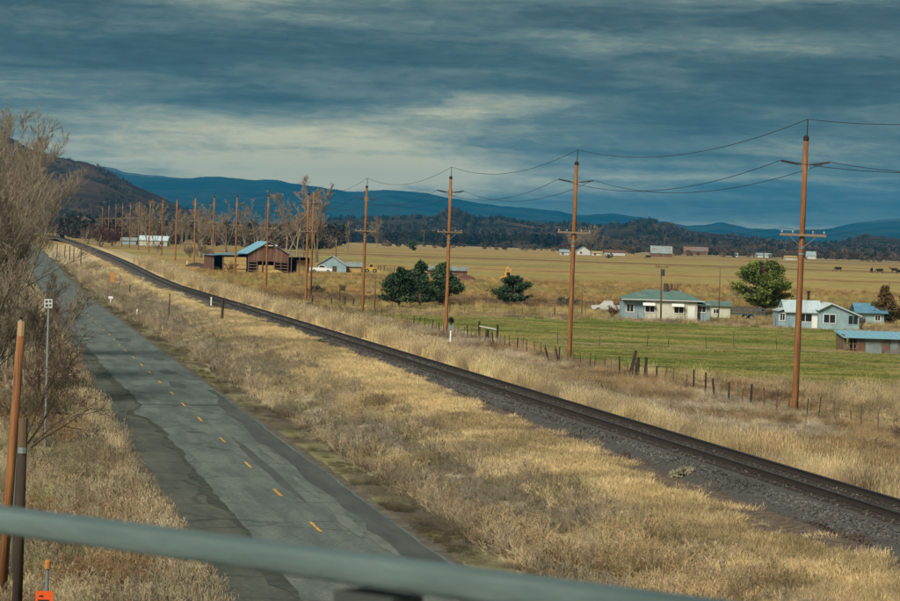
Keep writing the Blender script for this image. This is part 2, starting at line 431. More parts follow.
def zones(x, y):
    """base colour of the ground and of what grows on it"""
    x = np.asarray(x, float); y = np.asarray(y, float)
    n1 = fbm(x / 7, y / 11, 4, 21); n2 = fbm(x / 2.5, y / 4, 3, 31); n3 = fbm(x / 60, y / 40, 4, 41)
    depth = (x - CAMX) * _sy + y * _cy
    col = lerp(np.broadcast_to(C_TAN, x.shape + (3,)), C_STRAW, sstep(.45, .65, n1))
    col = lerp(col, C_GREY, sstep(.45, .66, n2) * .75)
    mid = (x > 3) & (x < TRX)
    # between road and railway: mottled grey and olive in the middle, straw near the ballast
    w = sstep(4.5, 6.5, x) * (1 - sstep(9.0, 12.5, x + 3 * (n1 - .5)))
    w = np.where(mid, w, 0) * (1 - sstep(260, 420, y))
    mm = lerp(np.broadcast_to(C_GREY, x.shape + (3,)), C_OLIVE, sstep(.42, .6, n2))
    mm = lerp(mm, C_TAN, sstep(.5, .7, n1))
    col = lerp(col, mm, w)
    s = np.where(mid, sstep(10.0, 12.5, x + 3 * (n1 - .5)), 0)
    col = lerp(col, C_STRAW * 1.02, s * .8)
    # right of the railway
    rv = np.where(x > TRX, 1 - sstep(23, 29, x + 4 * (n1 - .5)), 0)
    col = lerp(col, C_STRAW, rv * .75)
    rg = np.where(x > 24, 1 - sstep(37, 41, x), 0) * (1 - sstep(420, 600, y))
    col = lerp(col, lerp(np.broadcast_to(C_GREY, x.shape + (3,)), C_BROWN * 1.25, sstep(.4, .6, n1)), rg * .75)
    # left bank
    lb = sstep(5.0, 7.5, -x)
    ll = lerp(np.broadcast_to(C_TAN * .8, x.shape + (3,)), C_OLIVE * 1.15, sstep(.4, .58, n2))
    ll = lerp(ll, C_BROWN, sstep(.5, .68, n1) * .8)
    col = lerp(col, ll, lb * (1 - sstep(250, 400, y)) * .9)
    # far plain
    pf = np.where(x > 30, sstep(300, 420, depth), sstep(800, 1000, depth))
    plain = lerp(np.broadcast_to(C_GOLD, x.shape + (3,)), C_BROWN * 1.15, sstep(.5, .72, fbm(x / 300, depth / 26, 3, 51)))
    plain = lerp(plain, C_PAST2 * .95, sstep(.52, .66, fbm(x / 420, depth / 60, 3, 61)) * .6)
    plain = lerp(plain, C_TAN * .8, sstep(1200, 2200, depth) * .6)
    col = lerp(col, plain, pf)
    # pasture
    p = in_poly(x + (n2 - .5) * 5, y + (n2 - .5) * 8, PAST_Q).astype(float)
    pc = lerp(np.broadcast_to(C_PAST, x.shape + (3,)), C_PAST2, sstep(.42, .66, fbm(x / 22, depth / 3.2, 4, 71)))
    pc = lerp(pc, C_TAN, sstep(.52, .74, fbm(x / 16, depth / 2.6, 4, 81)) * .55)
    dpp = depth - 268 + (x - 60) * .05
    pc = lerp(pc, C_TAN * 1.1, np.exp(-(dpp / 2.2) ** 2) * .8)
    col = lerp(col, pc, p)
    br = np.where((x > 38) & (p < .5), 1 - sstep(225, 260, depth), 0)
    col = lerp(col, lerp(np.broadcast_to(C_BROWN * 1.35, x.shape + (3,)), C_TAN, sstep(.4, .6, n1)), br)
    sh = (sstep(2.6, 3.0, x) * (1 - sstep(4.4, 5.5, x + 1.2 * (n2 - .5))) + sstep(3.6, 4.0, -x) * (1 - sstep(5.0, 5.5, -x))) * (y < 700)
    col = lerp(col, lerp(np.broadcast_to(C_DIRT, x.shape + (3,)), C_OLIVE * .7, sstep(.4, .6, n2)), np.clip(sh, 0, 1))
    return np.clip(col * (.85 + .3 * n2[..., None]), 0, 1)
def build_ground():
    a_in = np.linspace(math.degrees(YAW) - 12.5, math.degrees(YAW) + 12.5, 330)
    a_out = np.linspace(math.degrees(YAW) + 12.5, math.degrees(YAW) + 347.5, 90)[1:-1]
    ang = np.radians(np.concatenate([a_in, a_out])); na = len(ang)
    r = np.concatenate([[0.5, 8, 20, 35, 46], np.geomspace(52, 1500, 250), np.geomspace(1560, 16000, 50)]); nr = len(r)
    A, R_ = np.meshgrid(ang, r)
    X = CAMX + np.sin(A) * R_; Y = CAMY + np.cos(A) * R_
    Z = terrain(X, Y)
    # bed of the road and of the ballast lies a little lower than their sheets
    bed = ((X > -5.2) & (X < 3.3) | (np.abs(X - TRX) < 2.6)) & (Y < 1500)
    Z = Z - np.where(bed, .10 + R_ * 2e-4, 0)
    V = np.stack([X, Y, Z], -1).reshape(-1, 3)
    i, j = np.meshgrid(np.arange(nr - 1), np.arange(na), indexing='ij')
    j2 = (j + 1) % na
    F = np.stack([i * na + j, (i + 1) * na + j, (i + 1) * na + j2, i * na + j2], -1).reshape(-1, 4)[:, ::-1]
    me = np_mesh('ground', V, F, True)
    c = zones(X.ravel(), Y.ravel()) * .86
    at = me.color_attributes.new('Col', 'FLOAT_COLOR', 'POINT')
    at.data.foreach_set('color', np.concatenate([c, np.ones((len(c), 1))], 1).astype(np.float32).ravel())
    o = link_mesh('ground', me, ground_mat()); tag(o, 'dry grass plain with a green pasture', kind='structure')
build_ground()

# ------------------------------------------------------------------ road
def strip(x0f, x1f, ys, lift, nx=2):
    V = []; F = []
    for k, y in enumerate(ys):
        a, b = x0f(y), x1f(y)
        for q in range(nx):
            x = a + (b - a) * q / (nx - 1)
            V.append((x, y, float(elev(y)) + lift))
    for k in range(len(ys) - 1):
        for q in range(nx - 1):
            F.append((k * nx + q, k * nx + q + 1, (k + 1) * nx + q + 1, (k + 1) * nx + q))
    return np_mesh('s', V, F)
def asphalt(name, col, col2, crack=.5, seam=True):
    m = bpy.data.materials.new(name); m.use_nodes = True
    t = m.node_tree; L = t.links; bs = t.nodes['Principled BSDF']; bs.inputs['Roughness'].default_value = .85; bs.inputs['Specular IOR Level'].default_value = .3
    geo = N(t, 'ShaderNodeNewGeometry')
    mp = N(t, 'ShaderNodeMapping'); mp.inputs['Scale'].default_value = (1, .13, 1); L.new(geo.outputs['Position'], mp.inputs[0])
    n1 = N(t, 'ShaderNodeTexNoise'); n1.inputs['Scale'].default_value = .9; n1.inputs['Detail'].default_value = 7; n1.inputs['Roughness'].default_value = .62; L.new(mp.outputs[0], n1.inputs['Vector'])
    mr = N(t, 'ShaderNodeMapRange'); mr.inputs[1].default_value = .42; mr.inputs[2].default_value = .60; L.new(n1.outputs['Fac'], mr.inputs[0])
    mx = N(t, 'ShaderNodeMix'); mx.data_type = 'RGBA'; L.new(mr.outputs[0], mx.inputs[0]); mx.inputs[6].default_value = (*col, 1); mx.inputs[7].default_value = (*col2, 1)
    n2 = N(t, 'ShaderNodeTexNoise'); n2.inputs['Scale'].default_value = 7; n2.inputs['Detail'].default_value = 6; L.new(geo.outputs['Position'], n2.inputs['Vector'])
    v = mth(t, 'MULTIPLY_ADD', mth(t, 'SUBTRACT', n2.outputs['Fac'], .5), 1.3, 1.0)
    # transverse cracks: dark thin lines
    mp2 = N(t, 'ShaderNodeMapping'); mp2.inputs['Scale'].default_value = (.07, .11, 1); L.new(geo.outputs['Position'], mp2.inputs[0])
    nd = N(t, 'ShaderNodeTexNoise'); nd.inputs['Scale'].default_value = .5; nd.inputs['Detail'].default_value = 6; L.new(geo.outputs['Position'], nd.inputs['Vector'])
    add = N(t, 'ShaderNodeVectorMath'); add.operation = 'MULTIPLY_ADD'; L.new(nd.outputs['Color'], add.inputs[0]); add.inputs[1].default_value = (.16, .16, 0); L.new(mp2.outputs[0], add.inputs[2])
    vo = N(t, 'ShaderNodeTexVoronoi'); vo.feature = 'DISTANCE_TO_EDGE'; vo.inputs['Scale'].default_value = 1.6; L.new(add.outputs[0], vo.inputs['Vector'])
    cr = N(t, 'ShaderNodeMapRange'); cr.inputs[1].default_value = .004; cr.inputs[2].default_value = .02; cr.inputs[3].default_value = 1 - crack; cr.inputs[4].default_value = 1; L.new(vo.outputs['Distance'], cr.inputs[0])
    v = mth(t, 'MULTIPLY', v, cr.outputs[0])
    mul = N(t, 'ShaderNodeVectorMath'); mul.operation = 'SCALE'; L.new(mx.outputs[2], mul.inputs[0]); L.new(v, mul.inputs['Scale'])
    L.new(mul.outputs[0], bs.inputs['Base Color'])
    bp = N(t, 'ShaderNodeBump'); bp.inputs['Strength'].default_value = .35; bp.inputs['Distance'].default_value = .03; L.new(n2.outputs['Fac'], bp.inputs['Height']); L.new(bp.outputs[0], bs.inputs['Normal'])
    return m
def build_road():
    ys = list(np.arange(-80, 320, 1.25)) + list(np.arange(320, 1150, 12))
    w = lambda y, s, a, sc: (float(fbm(y / sc, 0.3, 4, s)) - .5) * a
    root = empty('road'); tag(root, 'two lane asphalt road running away beside the railway', kind='structure')
    new = asphalt('asphalt_new', (.086, .106, .100), (.128, .152, .142), .38)
    old = asphalt('asphalt_old', (.062, .070, .058), (.090, .097, .080), .4)
    dirt = mat('shoulder_dirt', (.085, .076, .060), .95, .5, 3, .5, (.12, .108, .08), (1, .6, 1), coord='Object')
    s = strip(lambda y: -5.1 + w(y, 3, .6, 3), lambda y: 3.75 + w(y, 5, .8, 6), ys, -.015, 4)
    link_mesh('dirt_shoulder', s, dirt, root)
    left = lambda y: -2.45 - .55 * float(sstep(150, 200, y)) + w(y, 7, .55, 2.2) + .7 * math.exp(-((y - 144) / 5) ** 2) * -1
    s = strip(lambda y: -4.25 + w(y, 11, .5, 4), lambda y: left(y) + .5, ys, .0, 3)
    link_mesh('old_pavement', s, old, root)
    s = strip(left, lambda y: 2.95 + w(y, 13, .22, 3), ys, .012, 5)
    link_mesh('new_pavement', s, new, root)
    # dark seam of broken asphalt between the two pavements
    seam = mat('asphalt_seam', (.046, .056, .048), .9, .4, 3, .4, (.07, .08, .068))
    s = strip(lambda y: left(y) - .10 - .45 * float(sstep(.45, .7, fbm(y / 4, .7, 3, 17))), lambda y: left(y) + .06 + w(y, 19, .25, 1.5), [y for y in ys if y < 240], .016, 2)
    link_mesh('broken_seam', s, seam, root)
    # patches and tar streaks
    patch = mat('asphalt_patch', (.058, .070, .066), .85, .3, 2, .2, (.074, .088, .082), (1, .15, 1))
    pale = mat('asphalt_pale', (.13, .152, .14), .85, .3, 2, .2, (.10, .12, .11), (1, .3, 1))
    def blot(name, m, cx, cy, rx, ry, sd, lift):
        n = 26; V = [(cx, cy, float(elev(cy)) + lift)]
        for k in range(n):
            t = 2 * math.pi * k / n; q = .7 + .6 * float(vnoise(k * .9, sd * 3.3, 5))
            V.append((cx + rx * q * math.cos(t), cy + ry * q * math.sin(t), float(elev(cy)) + lift))
        me = np_mesh(name, V, [(0, 1 + k, 1 + (k + 1) % n) for k in range(n)])
        link_mesh(name, me, m, root)
    # the smoother dark lane at the right, near the bridge
    ly = [y for y in ys if -80 <= y <= 168]
    link_mesh('lane_patch', strip(lambda y: 1.75 + w(y, 29, .9, 7) + .9 * float(sstep(140, 168, y)), lambda y: 2.85 + w(y, 13, .22, 3), ly, .016, 3), patch, root)
    for k, (cx, cy, rx, ry) in enumerate(((.62, 112, .22, 15), (.9, 172, .55, 4), (1.3, 188, .5, 3), (-.2, 152, 2.5, .28), (1.9, 208, .4, 2.5), (.9, 244, .7, 4), (-.9, 131, .5, .3), (1.6, 152.6, 1.1, .4))):
        blot('road_patch', patch, cx, cy, rx, ry, k, .019 + .0007 * k)
    for k, (cx, cy, rx, ry) in enumerate(((1.35, 103, .17, 4.5), (1.5, 119, .2, 6), (1.25, 90, .25, 4), (1.6, 84, .2, 3.5))):
        blot('pale_patch', pale, cx, cy, rx, ry, k + 20, .0252 + .0007 * k)
    # yellow centre dashes, 3.05 m long every 12.2 m
    me = MB()
    for s_ in range(6):
        pass
    V = []; F = []
    n = 10
    for k in range(n + 1):
        e0 = -.06 + .015 * math.sin(k * 2.3); e1 = .06 + .015 * math.sin(k * 1.7 + 1)
        V += [(e0, -1.5 + 3.0 * k / n, 0), (e1, -1.5 + 3.0 * k / n, 0)]
    F = [(2 * k, 2 * k + 1, 2 * k + 3, 2 * k + 2) for k in range(n)]
    dash = np_mesh('centre_dash', V, F)
    pts = [hit(*p)[0].y for p in ((316, 527.6), (282, 493.4), (252, 465.6), (225.5, 440.6), (203, 419.8), (186.6, 405.2), (173, 393.6), (162, 382.4), (151.6, 372.6), (141.8, 365.4), (134.4, 357.8), (126.4, 350.6), (120.6, 345), (115.2, 339.8), (110, 334.8))]
    yy = [pts[0] - 12.2 * k for k in (6, 5, 4, 3, 2, 1)] + pts + [pts[-1] + 11.5 * k for k in range(1, 20)]
    for y in yy:
        link_mesh('centre_dash', dash, MATS['yellow_paint'], root, (rnd.uniform(-.04, .04), y, float(elev(y)) + .031), scale=(rnd.uniform(.9, 1.15), rnd.uniform(.92, 1.05), 1))
build_road()

# ------------------------------------------------------------------ railway
def build_railway():
    ys = np.concatenate([np.arange(-40, 330, 2.0), np.arange(330, 1500, 10.0)])
    bal = mat('ballast', (.060, .060, .058), .95, .75, 9, 1.0, (.078, .070, .062), coord='Object', detail=8)
    bal2 = mat('ballast_brown', (.085, .064, .050), .95, .7, 7, 1.0, (.14, .11, .08), detail=8)
    top = 1.42
    V = []; F = []; mi = []
    for y in ys:
        e = float(elev(y)); h = float(toe_h(y))
        n = lambda s, a: (float(fbm(y / 3.0, s, 4, 23)) - .5) * a
        slope = (top - h)
        ext = 0.5 + 1.4 * slope
        prof = [(-1.75 - ext - 1.5 + n(1, 1.8), h + .03), (-1.75 - ext * .62 + n(2, .7), h + slope * .25 + .04), (-1.75 - ext * .30 + n(3, .2), h + slope * .60), (-1.62, top - .06), (-1.3, top), (1.3, top), (1.62, top - .06), (2.6 + n(4, .25), top - .62), (3.4 + n(5, .7), top - 1.0)]
        for a, z in prof: V.append((TRX + a, y, e + z))
    m = 9
    for k in range(len(ys) - 1):
        for q in range(m - 1):
            F.append((k * m + q, k * m + q + 1, (k + 1) * m + q + 1, (k + 1) * m + q)); mi.append(1 if q == 0 else 0)
    me = np_mesh('ballast', V, F); me.materials.append(bal); me.materials.append(bal2)
    me.polygons.foreach_set('material_index', np.array(mi, np.int32))
    o = link_mesh('ballast_bed', me); tag(o, 'grey stone ballast bed of the railway', kind='structure')
    root = empty('railway_track', (TRX, 0, 0)); tag(root, 'single railway track on a raised grey ballast bed', 'railway track')
    # rails: foot, web, head
    prof = [(-.075, 0), (.075, 0), (.075, .02), (.012, .035), (.012, .125), (.036, .14), (.036, .178), (-.036, .178), (-.036, .14), (-.012, .125), (-.012, .035), (-.075, .02)]
    ry = [-40, 430, 500, 600, 700, 800, 900, 1000, 1100, 1500]
    for s in (-.76, .76):
        V = []; F = []; n = len(prof); mi = []
        for y in ry:
            for a, z in prof: V.append((s + a * 1.15, y, float(elev(y)) + top + .05 + z * 1.25))
        for k in range(len(ry) - 1):
            for q in range(n):
                F.append((k * n + q, k * n + (q + 1) % n, (k + 1) * n + (q + 1) % n, (k + 1) * n + q)); mi.append(1 if q == 6 else 0)
        me = np_mesh('rail', V, F); me.materials.append(MATS['rail_steel']); me.materials.append(MATS['rail_head'])
        me.polygons.foreach_set('material_index', np.array(mi, np.int32))
        link_mesh('rail', me, None, root)
    mb = MB()
    y = -30
    while y < 420:
        j = rnd.uniform(-.05, .05)
        mb.box(-1.3 + j, 1.3 + j, y - .115, y + .115, top - .1, top + .045); y += .52 + rnd.uniform(-.03, .03)
    s = mb.build('sleepers', MATS['sleeper_wood'], root); tag(s, kind='stuff')
build_railway()

# ------------------------------------------------------------------ hills and mountains
def hill_mat(name, a, b, sc1, c=None, fac=(.42, .58), stretch=(1, 1, 1)):
    m = bpy.data.materials.new(name); m.use_nodes = True
    t = m.node_tree; L = t.links; bs = t.nodes['Principled BSDF']; bs.inputs['Roughness'].default_value = 1; bs.inputs['Specular IOR Level'].default_value = 0
    geo = N(t, 'ShaderNodeNewGeometry')
    mp = N(t, 'ShaderNodeMapping'); mp.inputs['Scale'].default_value = stretch; L.new(geo.outputs['Position'], mp.inputs[0])
    n1 = N(t, 'ShaderNodeTexNoise'); n1.inputs['Scale'].default_value = sc1; n1.inputs['Detail'].default_value = 9; n1.inputs['Roughness'].default_value = .68; L.new(mp.outputs[0], n1.inputs['Vector'])
    mr = N(t, 'ShaderNodeMapRange'); mr.inputs[1].default_value = fac[0]; mr.inputs[2].default_value = fac[1]; L.new(n1.outputs['Fac'], mr.inputs[0])
    mx = N(t, 'ShaderNodeMix'); mx.data_type = 'RGBA'; L.new(mr.outputs[0], mx.inputs[0]); mx.inputs[6].default_value = (*a, 1); mx.inputs[7].default_value = (*b, 1)
    out = mx.outputs[2]
    if c is not None:
        n2 = N(t, 'ShaderNodeTexNoise'); n2.inputs['Scale'].default_value = sc1 * .22; n2.inputs['Detail'].default_value = 5; L.new(mp.outputs[0], n2.inputs['Vector'])
        m2 = N(t, 'ShaderNodeMapRange'); m2.inputs[1].default_value = .57; m2.inputs[2].default_value = .66; L.new(n2.outputs['Fac'], m2.inputs[0])
        mx2 = N(t, 'ShaderNodeMix'); mx2.data_type = 'RGBA'; L.new(m2.outputs[0], mx2.inputs[0]); L.new(out, mx2.inputs[6]); mx2.inputs[7].default_value = (*c, 1)
        out = mx2.outputs[2]
    L.new(out, bs.inputs['Base Color'])
    return m
def ridge(name, prof, D, D0, D1, m, amp, nsc, seed, label, wings=(0, 0), nx=420, nt=46):
    """a range of hills: its crest at depth D shows the profile prof (picture x, picture y); the foot lies at depth D0, the far side at D1"""
    px = np.array([p[0] for p in prof], float); pz = np.array([CAMZ + ray(*p).z * D for p in prof])
    lo, hi = px[0] - wings[0], px[-1] + wings[1]
    xs = np.linspace(lo, hi, nx)
    zr = np.interp(xs, px, pz)
    inside = (xs >= px[0]) & (xs <= px[-1])
    edge = np.where(xs < px[0], px[0] - xs, np.where(xs > px[-1], xs - px[-1], 0))
    zr = zr + np.where(inside, 0, (fbm(xs / 160, 0.5, 3, seed + 3) - .5) * (zr.max() - 8) * sstep(0, 200, edge))
    wn = zr.max() * .035
    zr = zr + (fbm(xs / 9, .2, 4, seed) - .5) * wn
    T = np.concatenate([np.linspace(0, 1, int(nt * .72)), np.linspace(1, 2, nt - int(nt * .72) + 1)[1:]])
    V = np.zeros((len(T), nx, 3))
    bz = 8.3
    for k, t in enumerate(T):
        d = D0 + (D - D0) * t if t <= 1 else D + (D1 - D) * (t - 1)
        dx = np.array([ray(x, 240).x for x in xs]) * d + CAMX; dy = np.array([ray(x, 240).y for x in xs]) * d
        s = (t ** 1.25 if t <= 1 else 1 - sstep(0, 1, t - 1) * 1.0)
        n = np.abs(fbm(dx / nsc, dy / nsc, 5, seed + 7) - .5) * 2
        spur = amp * (n - .35) * (s * (1 - .75 * s ** 6) if t <= 1 else .3 * s)
        z = bz + (np.maximum(zr - bz, 0)) * s * (1 + 0) + spur * np.clip((zr - bz) / (amp * 2.2), 0, 1)
        z = np.where(t < .02, bz - 4, z)
        if t > 1.98: z = z * 0 + bz - 6
        V[k, :, 0] = dx; V[k, :, 1] = dy; V[k, :, 2] = z
    i, j = np.meshgrid(np.arange(len(T) - 1), np.arange(nx - 1), indexing='ij')
    F = np.stack([i * nx + j, i * nx + j + 1, (i + 1) * nx + j + 1, (i + 1) * nx + j], -1).reshape(-1, 4)
    o = link_mesh(name, np_mesh(name, V.reshape(-1, 3), F, True), m); tag(o, label, kind='structure')
    return o
far_m = hill_mat('far_forest', (.006, .013, .016), (.026, .038, .038), .0024, (.12, .13, .135))
ridge('mountain_range', [(-60, 168), (60, 168), (107, 165), (113, 166), (120, 170), (150, 174), (180, 177), (210, 176), (232, 178), (250, 179), (275, 179), (290, 181.5), (325, 187), (345, 190), (360, 191), (378, 188.5), (395, 188), (425, 192), (445, 197), (480, 203), (515, 206), (550, 210), (580, 215), (610, 213), (640, 217), (665, 222), (690, 226), (720, 222), (750, 228), (790, 230), (830, 228), (850, 223), (875, 219), (900, 217), (960, 212)],
      14500, 9600, 17500, far_m, 330, 1500, 5, 'long blue forested mountain range on the horizon', (700, 700), 560, 54)
mid_m = hill_mat('wooded_hill', (.012, .015, .013), (.07, .050, .034), .009, (.14, .098, .062), (.40, .62))
ridge('wooded_hills', [(150, 236), (200, 226), (260, 224), (330, 219), (345, 217), (380, 218), (415, 216), (432, 217), (443, 211), (453, 207.5), (464, 212), (478, 219), (500, 217.5), (520, 220), (542, 224), (562, 222), (583, 223), (607, 226), (628, 223), (649, 220), (665, 224), (681, 229), (710, 233), (740, 236), (775, 240), (815, 243), (845, 241), (868, 236), (890, 238), (930, 241)],
      4800, 3000, 6000, mid_m, 34, 420, 15, 'dark wooded foothills behind the plain', (400, 600), 520, 50)
left_m = hill_mat('brushy_mountain', (.016, .016, .014), (.095, .060, .042), .012, None, (.36, .62))
ridge('brown_mountain', [(-120, 118), (-60, 122), (0, 132), (25, 145), (50, 155), (80, 160), (92, 163), (100, 167), (125, 180), (150, 192), (170, 202), (190, 212), (215, 223), (240, 232), (262, 238)],
      4300, 2500, 6000, left_m, 60, 520, 27, 'steep brown brush covered mountain at the left', (500, 0), 400, 50)
low_m = hill_mat('scrub_rise', (.022, .021, .017), (.09, .066, .044), .02, None, (.40, .6))
ridge('scrub_rise', [(250, 243), (330, 238), (400, 238), (470, 237), (540, 238), (600, 239), (660, 240), (730, 243), (790, 247), (850, 250), (930, 252)],
      3300, 2450, 3900, low_m, 8, 200, 35, 'low scrub covered rise at the far edge of the plain', (200, 500), 420, 30)

# ------------------------------------------------------------------ utility poles
POLE_X = 37.7
def make_pole(h, detail):
    root = empty('utility_pole')
    n = 12 if detail else 8
    mb = MB(); zs = [-.6, 1, 4, 8, 12, h]
    mb.tube([(0, 0, z) for z in zs], [.21, .207, .198, .185, .17, .155], n)
    shaft = mb.build('pole_shaft', MATS['pole_wood'], root, smooth=True)
    MB().tube([(0, 0, h - .02), (0, 0, h + .22), (0, 0, h + .3)], [.185, .17, .05], n).build('pole_cap', MATS['cap_metal'], root)
    MB().tube([(0.05, 0, h), (0.05, 0, h + 1.28)], .035, 6).build('top_rod', MATS['cap_metal'], root)
    for s in (-1, 1):       # post insulators that carry the two side wires
        MB().tube([(s * .17, 0, h - 1.45), (s * .45, 0, h - 1.43), (s * .46, 0, h - 1.43), (s * 1.45, 0, h - 1.27), (s * 1.5, 0, h - 1.26)], [.05, .05, .085, .075, .04], 6).build('line_insulator', MATS['insulator'], root)
        MB().box(s * .16, s * .24, -.06, .06, h - 1.75, h - 1.2).build('bracket', MATS['galvanised'], root)
    z = h - 5.75
    MB().box(-1.42, 1.42, -.31, -.20, z, z + .14).build('crossarm', MATS['arm_wood'], root)
    for s in (-1, 1):
        MB().beam((s * .85, -.255, z), (s * .1, -.24, z - .62), .05, .03).build('arm_brace', MATS['arm_wood'], root)
        for x in (.62, 1.3):
            MB().tube([(s * x, -.255, z + .14), (s * x, -.255, z + .2), (s * x, -.255, z + .21), (s * x, -.255, z + .32)], [.02, .02, .06, .045], 6).build('pin_insulator', MATS['porcelain'], root)
    MB().tube([(0, 0, z - .75), (0, 0, z - .6)], .198, n).build('strap', MATS['galvanised'], root)
    MB().tube([(0, 0, z - 1.12), (0, 0, z - 1.02)], .20, n).build('strap', MATS['galvanised'], root)
    return root
PH = 16.4
pole_ys = [159, 225, 289, 357, 424, 488, 553, 612, 671, 742, 805, 873, 938, 1003, 1065, 1125, 1198, 1270]
ordn = ['', 'second', 'third', 'fourth', 'fifth', 'sixth', 'seventh', 'eighth', 'ninth', 'tenth', 'eleventh', 'twelfth', 'thirteenth', 'fourteenth', 'fifteenth', 'sixteenth', 'seventeenth', 'eighteenth']
where = ['nearest and tallest wooden utility pole with crossarm, rightmost in the row beside the railway',
         'second tall wooden utility pole from the right, at the edge of the green pasture',
         'third tall wooden utility pole from the right, beside the small railway signal',
         'fourth tall wooden utility pole from the right, between the barn and the green pines',
         'fifth tall utility pole from the right, before the right end of the barn',
         'sixth tall utility pole from the right, in front of the barn gable',
         'seventh tall utility pole from the right, in front of the left lean-to of the barn',
         'eighth tall utility pole from the right, just left of the barn']
pp = make_pole(PH, True)
poles = []
for i, y in enumerate(pole_ys):
    o = pp if i == 0 else copy_tree(pp)
    o.location = (POLE_X, y, float(terrain(POLE_X, y)))
    o.rotation_euler = (rnd.uniform(-.006, .006), rnd.uniform(-.003, .008), rnd.uniform(-.12, .12))
    if i == 0: o.scale = (1, 1, 1.017)
    tag(o, where[i] if i < len(where) else ordn[i] + ' wooden utility pole from the right in the receding row', 'utility pole', 'utility poles along the railway')
    poles.append(o)
bpy.context.view_layer.update()
tips = {'top': (0.05, 0, PH + 1.26), 'left': (-1.48, 0, PH - 1.24), 'right': (1.48, 0, PH - 1.24), 'a': (-1.3, -.255, PH - 5.28), 'b': (1.3, -.255, PH - 5.28)}
def wire(key, label, r, sag):
    P = [o.matrix_world @ Vector(tips[key]) for o in poles]
    P.insert(0, Vector((P[0].x, 88, P[0].z))); P.insert(0, Vector((P[1].x, 20, P[1].z)))
    path = []
    for a, b in zip(P[:-1], P[1:]):
        n = 14
        for k in range(n):
            t = k / n; q = a.lerp(b, t); q.z -= sag * 4 * t * (1 - t); path.append(q)
    path.append(P[-1])
    o = MB().tube(path, r, 4).build('power_line', MATS['wire']); tag(o, label, 'wire', 'wires strung along the utility poles')
wire('top', 'topmost wire strung between the rods on the pole tops', .019, 1.35)
wire('left', 'wire on the left hand side insulators below the pole tops', .019, 1.45)
wire('right', 'wire on the right hand side insulators below the pole tops', .019, 1.45)
wire('a', 'thin lower wire on the left end of the pole crossarms', .009, .9)
wire('b', 'thin lower wire on the right end of the pole crossarms', .009, .9)

def plain_pole(p, top_py, label, r=.11, lean=(0, 0), m='old_wood', name='wooden_pole', top=None):
    root = empty(name, p, 0, label, 'pole')
    h = (height_at(p, top_py) - p.z) if top is None else top
    MB().tube([(0, 0, -.5), (lean[0] * .5, lean[1] * .5, h * .5), (lean[0], lean[1], h)], [r, r * .92, r * .8], 8).build('pole_shaft', MATS[m], root, smooth=True)
    return root, h
# second pole close to the fifth of the row
p = at_depth(311.5, 445); r_, h_ = plain_pole(p, 192, 'slimmer wooden pole right beside the fifth utility pole', .16, m='pole_wood')
# yard pole with transformer
p = hit(661, 321)[0]; r_, h_ = plain_pole(p, 266, 'grey yard pole with a transformer can in front of the green roofed house', .13, (-.25, 0))
MB().tube([(.22 - .25, -.25, h_ - 1.35), (.22 - .25, -.25, h_ - .45)], .26, 10).build('transformer', MATS['insulator'], r_)
MB().box(-1.0, .8, -.06, .06, h_ - .2, h_ - .08).build('crossarm', MATS['old_wood'], r_)
for x in (-.9, -.5, .6): MB().tube([(x, 0, h_ - .08), (x, 0, h_ + .1)], .05, 6).build('pin_insulator', MATS['cap_metal'], r_)
for px, py, ty, lb in ((718.5, 319, 266, 'thin grey pole between the green roofed house and its garage'), (581.5, 317, 284, 'short grey wooden pole left of the green roofed house'),
                       (888, 322, 282, 'thin grey pole in front of the rusty conical evergreen'), (374.5, 312, 276, 'leaning short post pole just left of the green pines'), (447, 246.5, 232, 'tiny far pole at the plain edge behind the pines'), (423.5, 247, 231, 'tiny far pole left of the third utility pole at the plain edge'), (335.5, 270, 240, 'thin pole in front of the low white farm building')):
    p = hit(px, py)[0]; r_, h_ = plain_pole(p, ty, lb, .09 if py > 280 else .16)
    if px == 374.5:
        MB().tube([(0, 0, h_ * .95), (-.5, 0, h_ * .98), (-.8, 0, h_ * .85)], .04, 6).build('lamp_arm', MATS['old_wood'], r_)
# poles beside the bridge, cut by the left edge of the picture
p = at_depth(2, 66, 560); p.z = float(terrain(p.x, p.y))
r_, h_ = plain_pole(p, 322, 'leaning orange brown pole with a pale cut top at the left edge', .12, (.32, .1), 'pole_wood', top=height_at(p, 322, 8) - p.z)
MB().tube([(.31, .098, height_at(p, 336, 8) - p.z), (.322, .1, height_at(p, 321, 8) - p.z)], .104, 10).build('pale_top', MATS['pale_wood'], r_)
p2 = at_depth(18, 59, 560); r_, h_ = plain_pole(p2, 419, 'dark weathered post with a metal band at the lower left', .118, (.03, 0), 'dark_wood', top=height_at(p2, 419, 20) - p2.z)
MB().tube([(.03, 0, h_ - .75), (.03, 0, h_ - .62)], .112, 10).build('metal_band', MATS['galvanised'], r_)
MB().tube([(.03, 0, h_ - .62), (.03, 0, h_ + .02)], .107, 10).build('post_top', MATS['old_wood'], r_)
p3 = at_depth(14.5, 68, 470); 
root = empty('conduit_pipe', p3, 0, 'thin bluish metal pipe rising beside the leaning pole at the left edge', 'pipe')
MB().tube([(0, 0, -.3), (.03, 0, 4), (.05, 0, height_at(p3, 318, 16) - p3.z)], .035, 8).build('pipe_shaft', MATS['galvanised'], root, smooth=True)
MB().tube([(.05, 0, height_at(p3, 319, 16) - p3.z), (.05, 0, height_at(p3, 317, 16) - p3.z)], .045, 8).build('pipe_cap', MATS['cap_metal'], root)

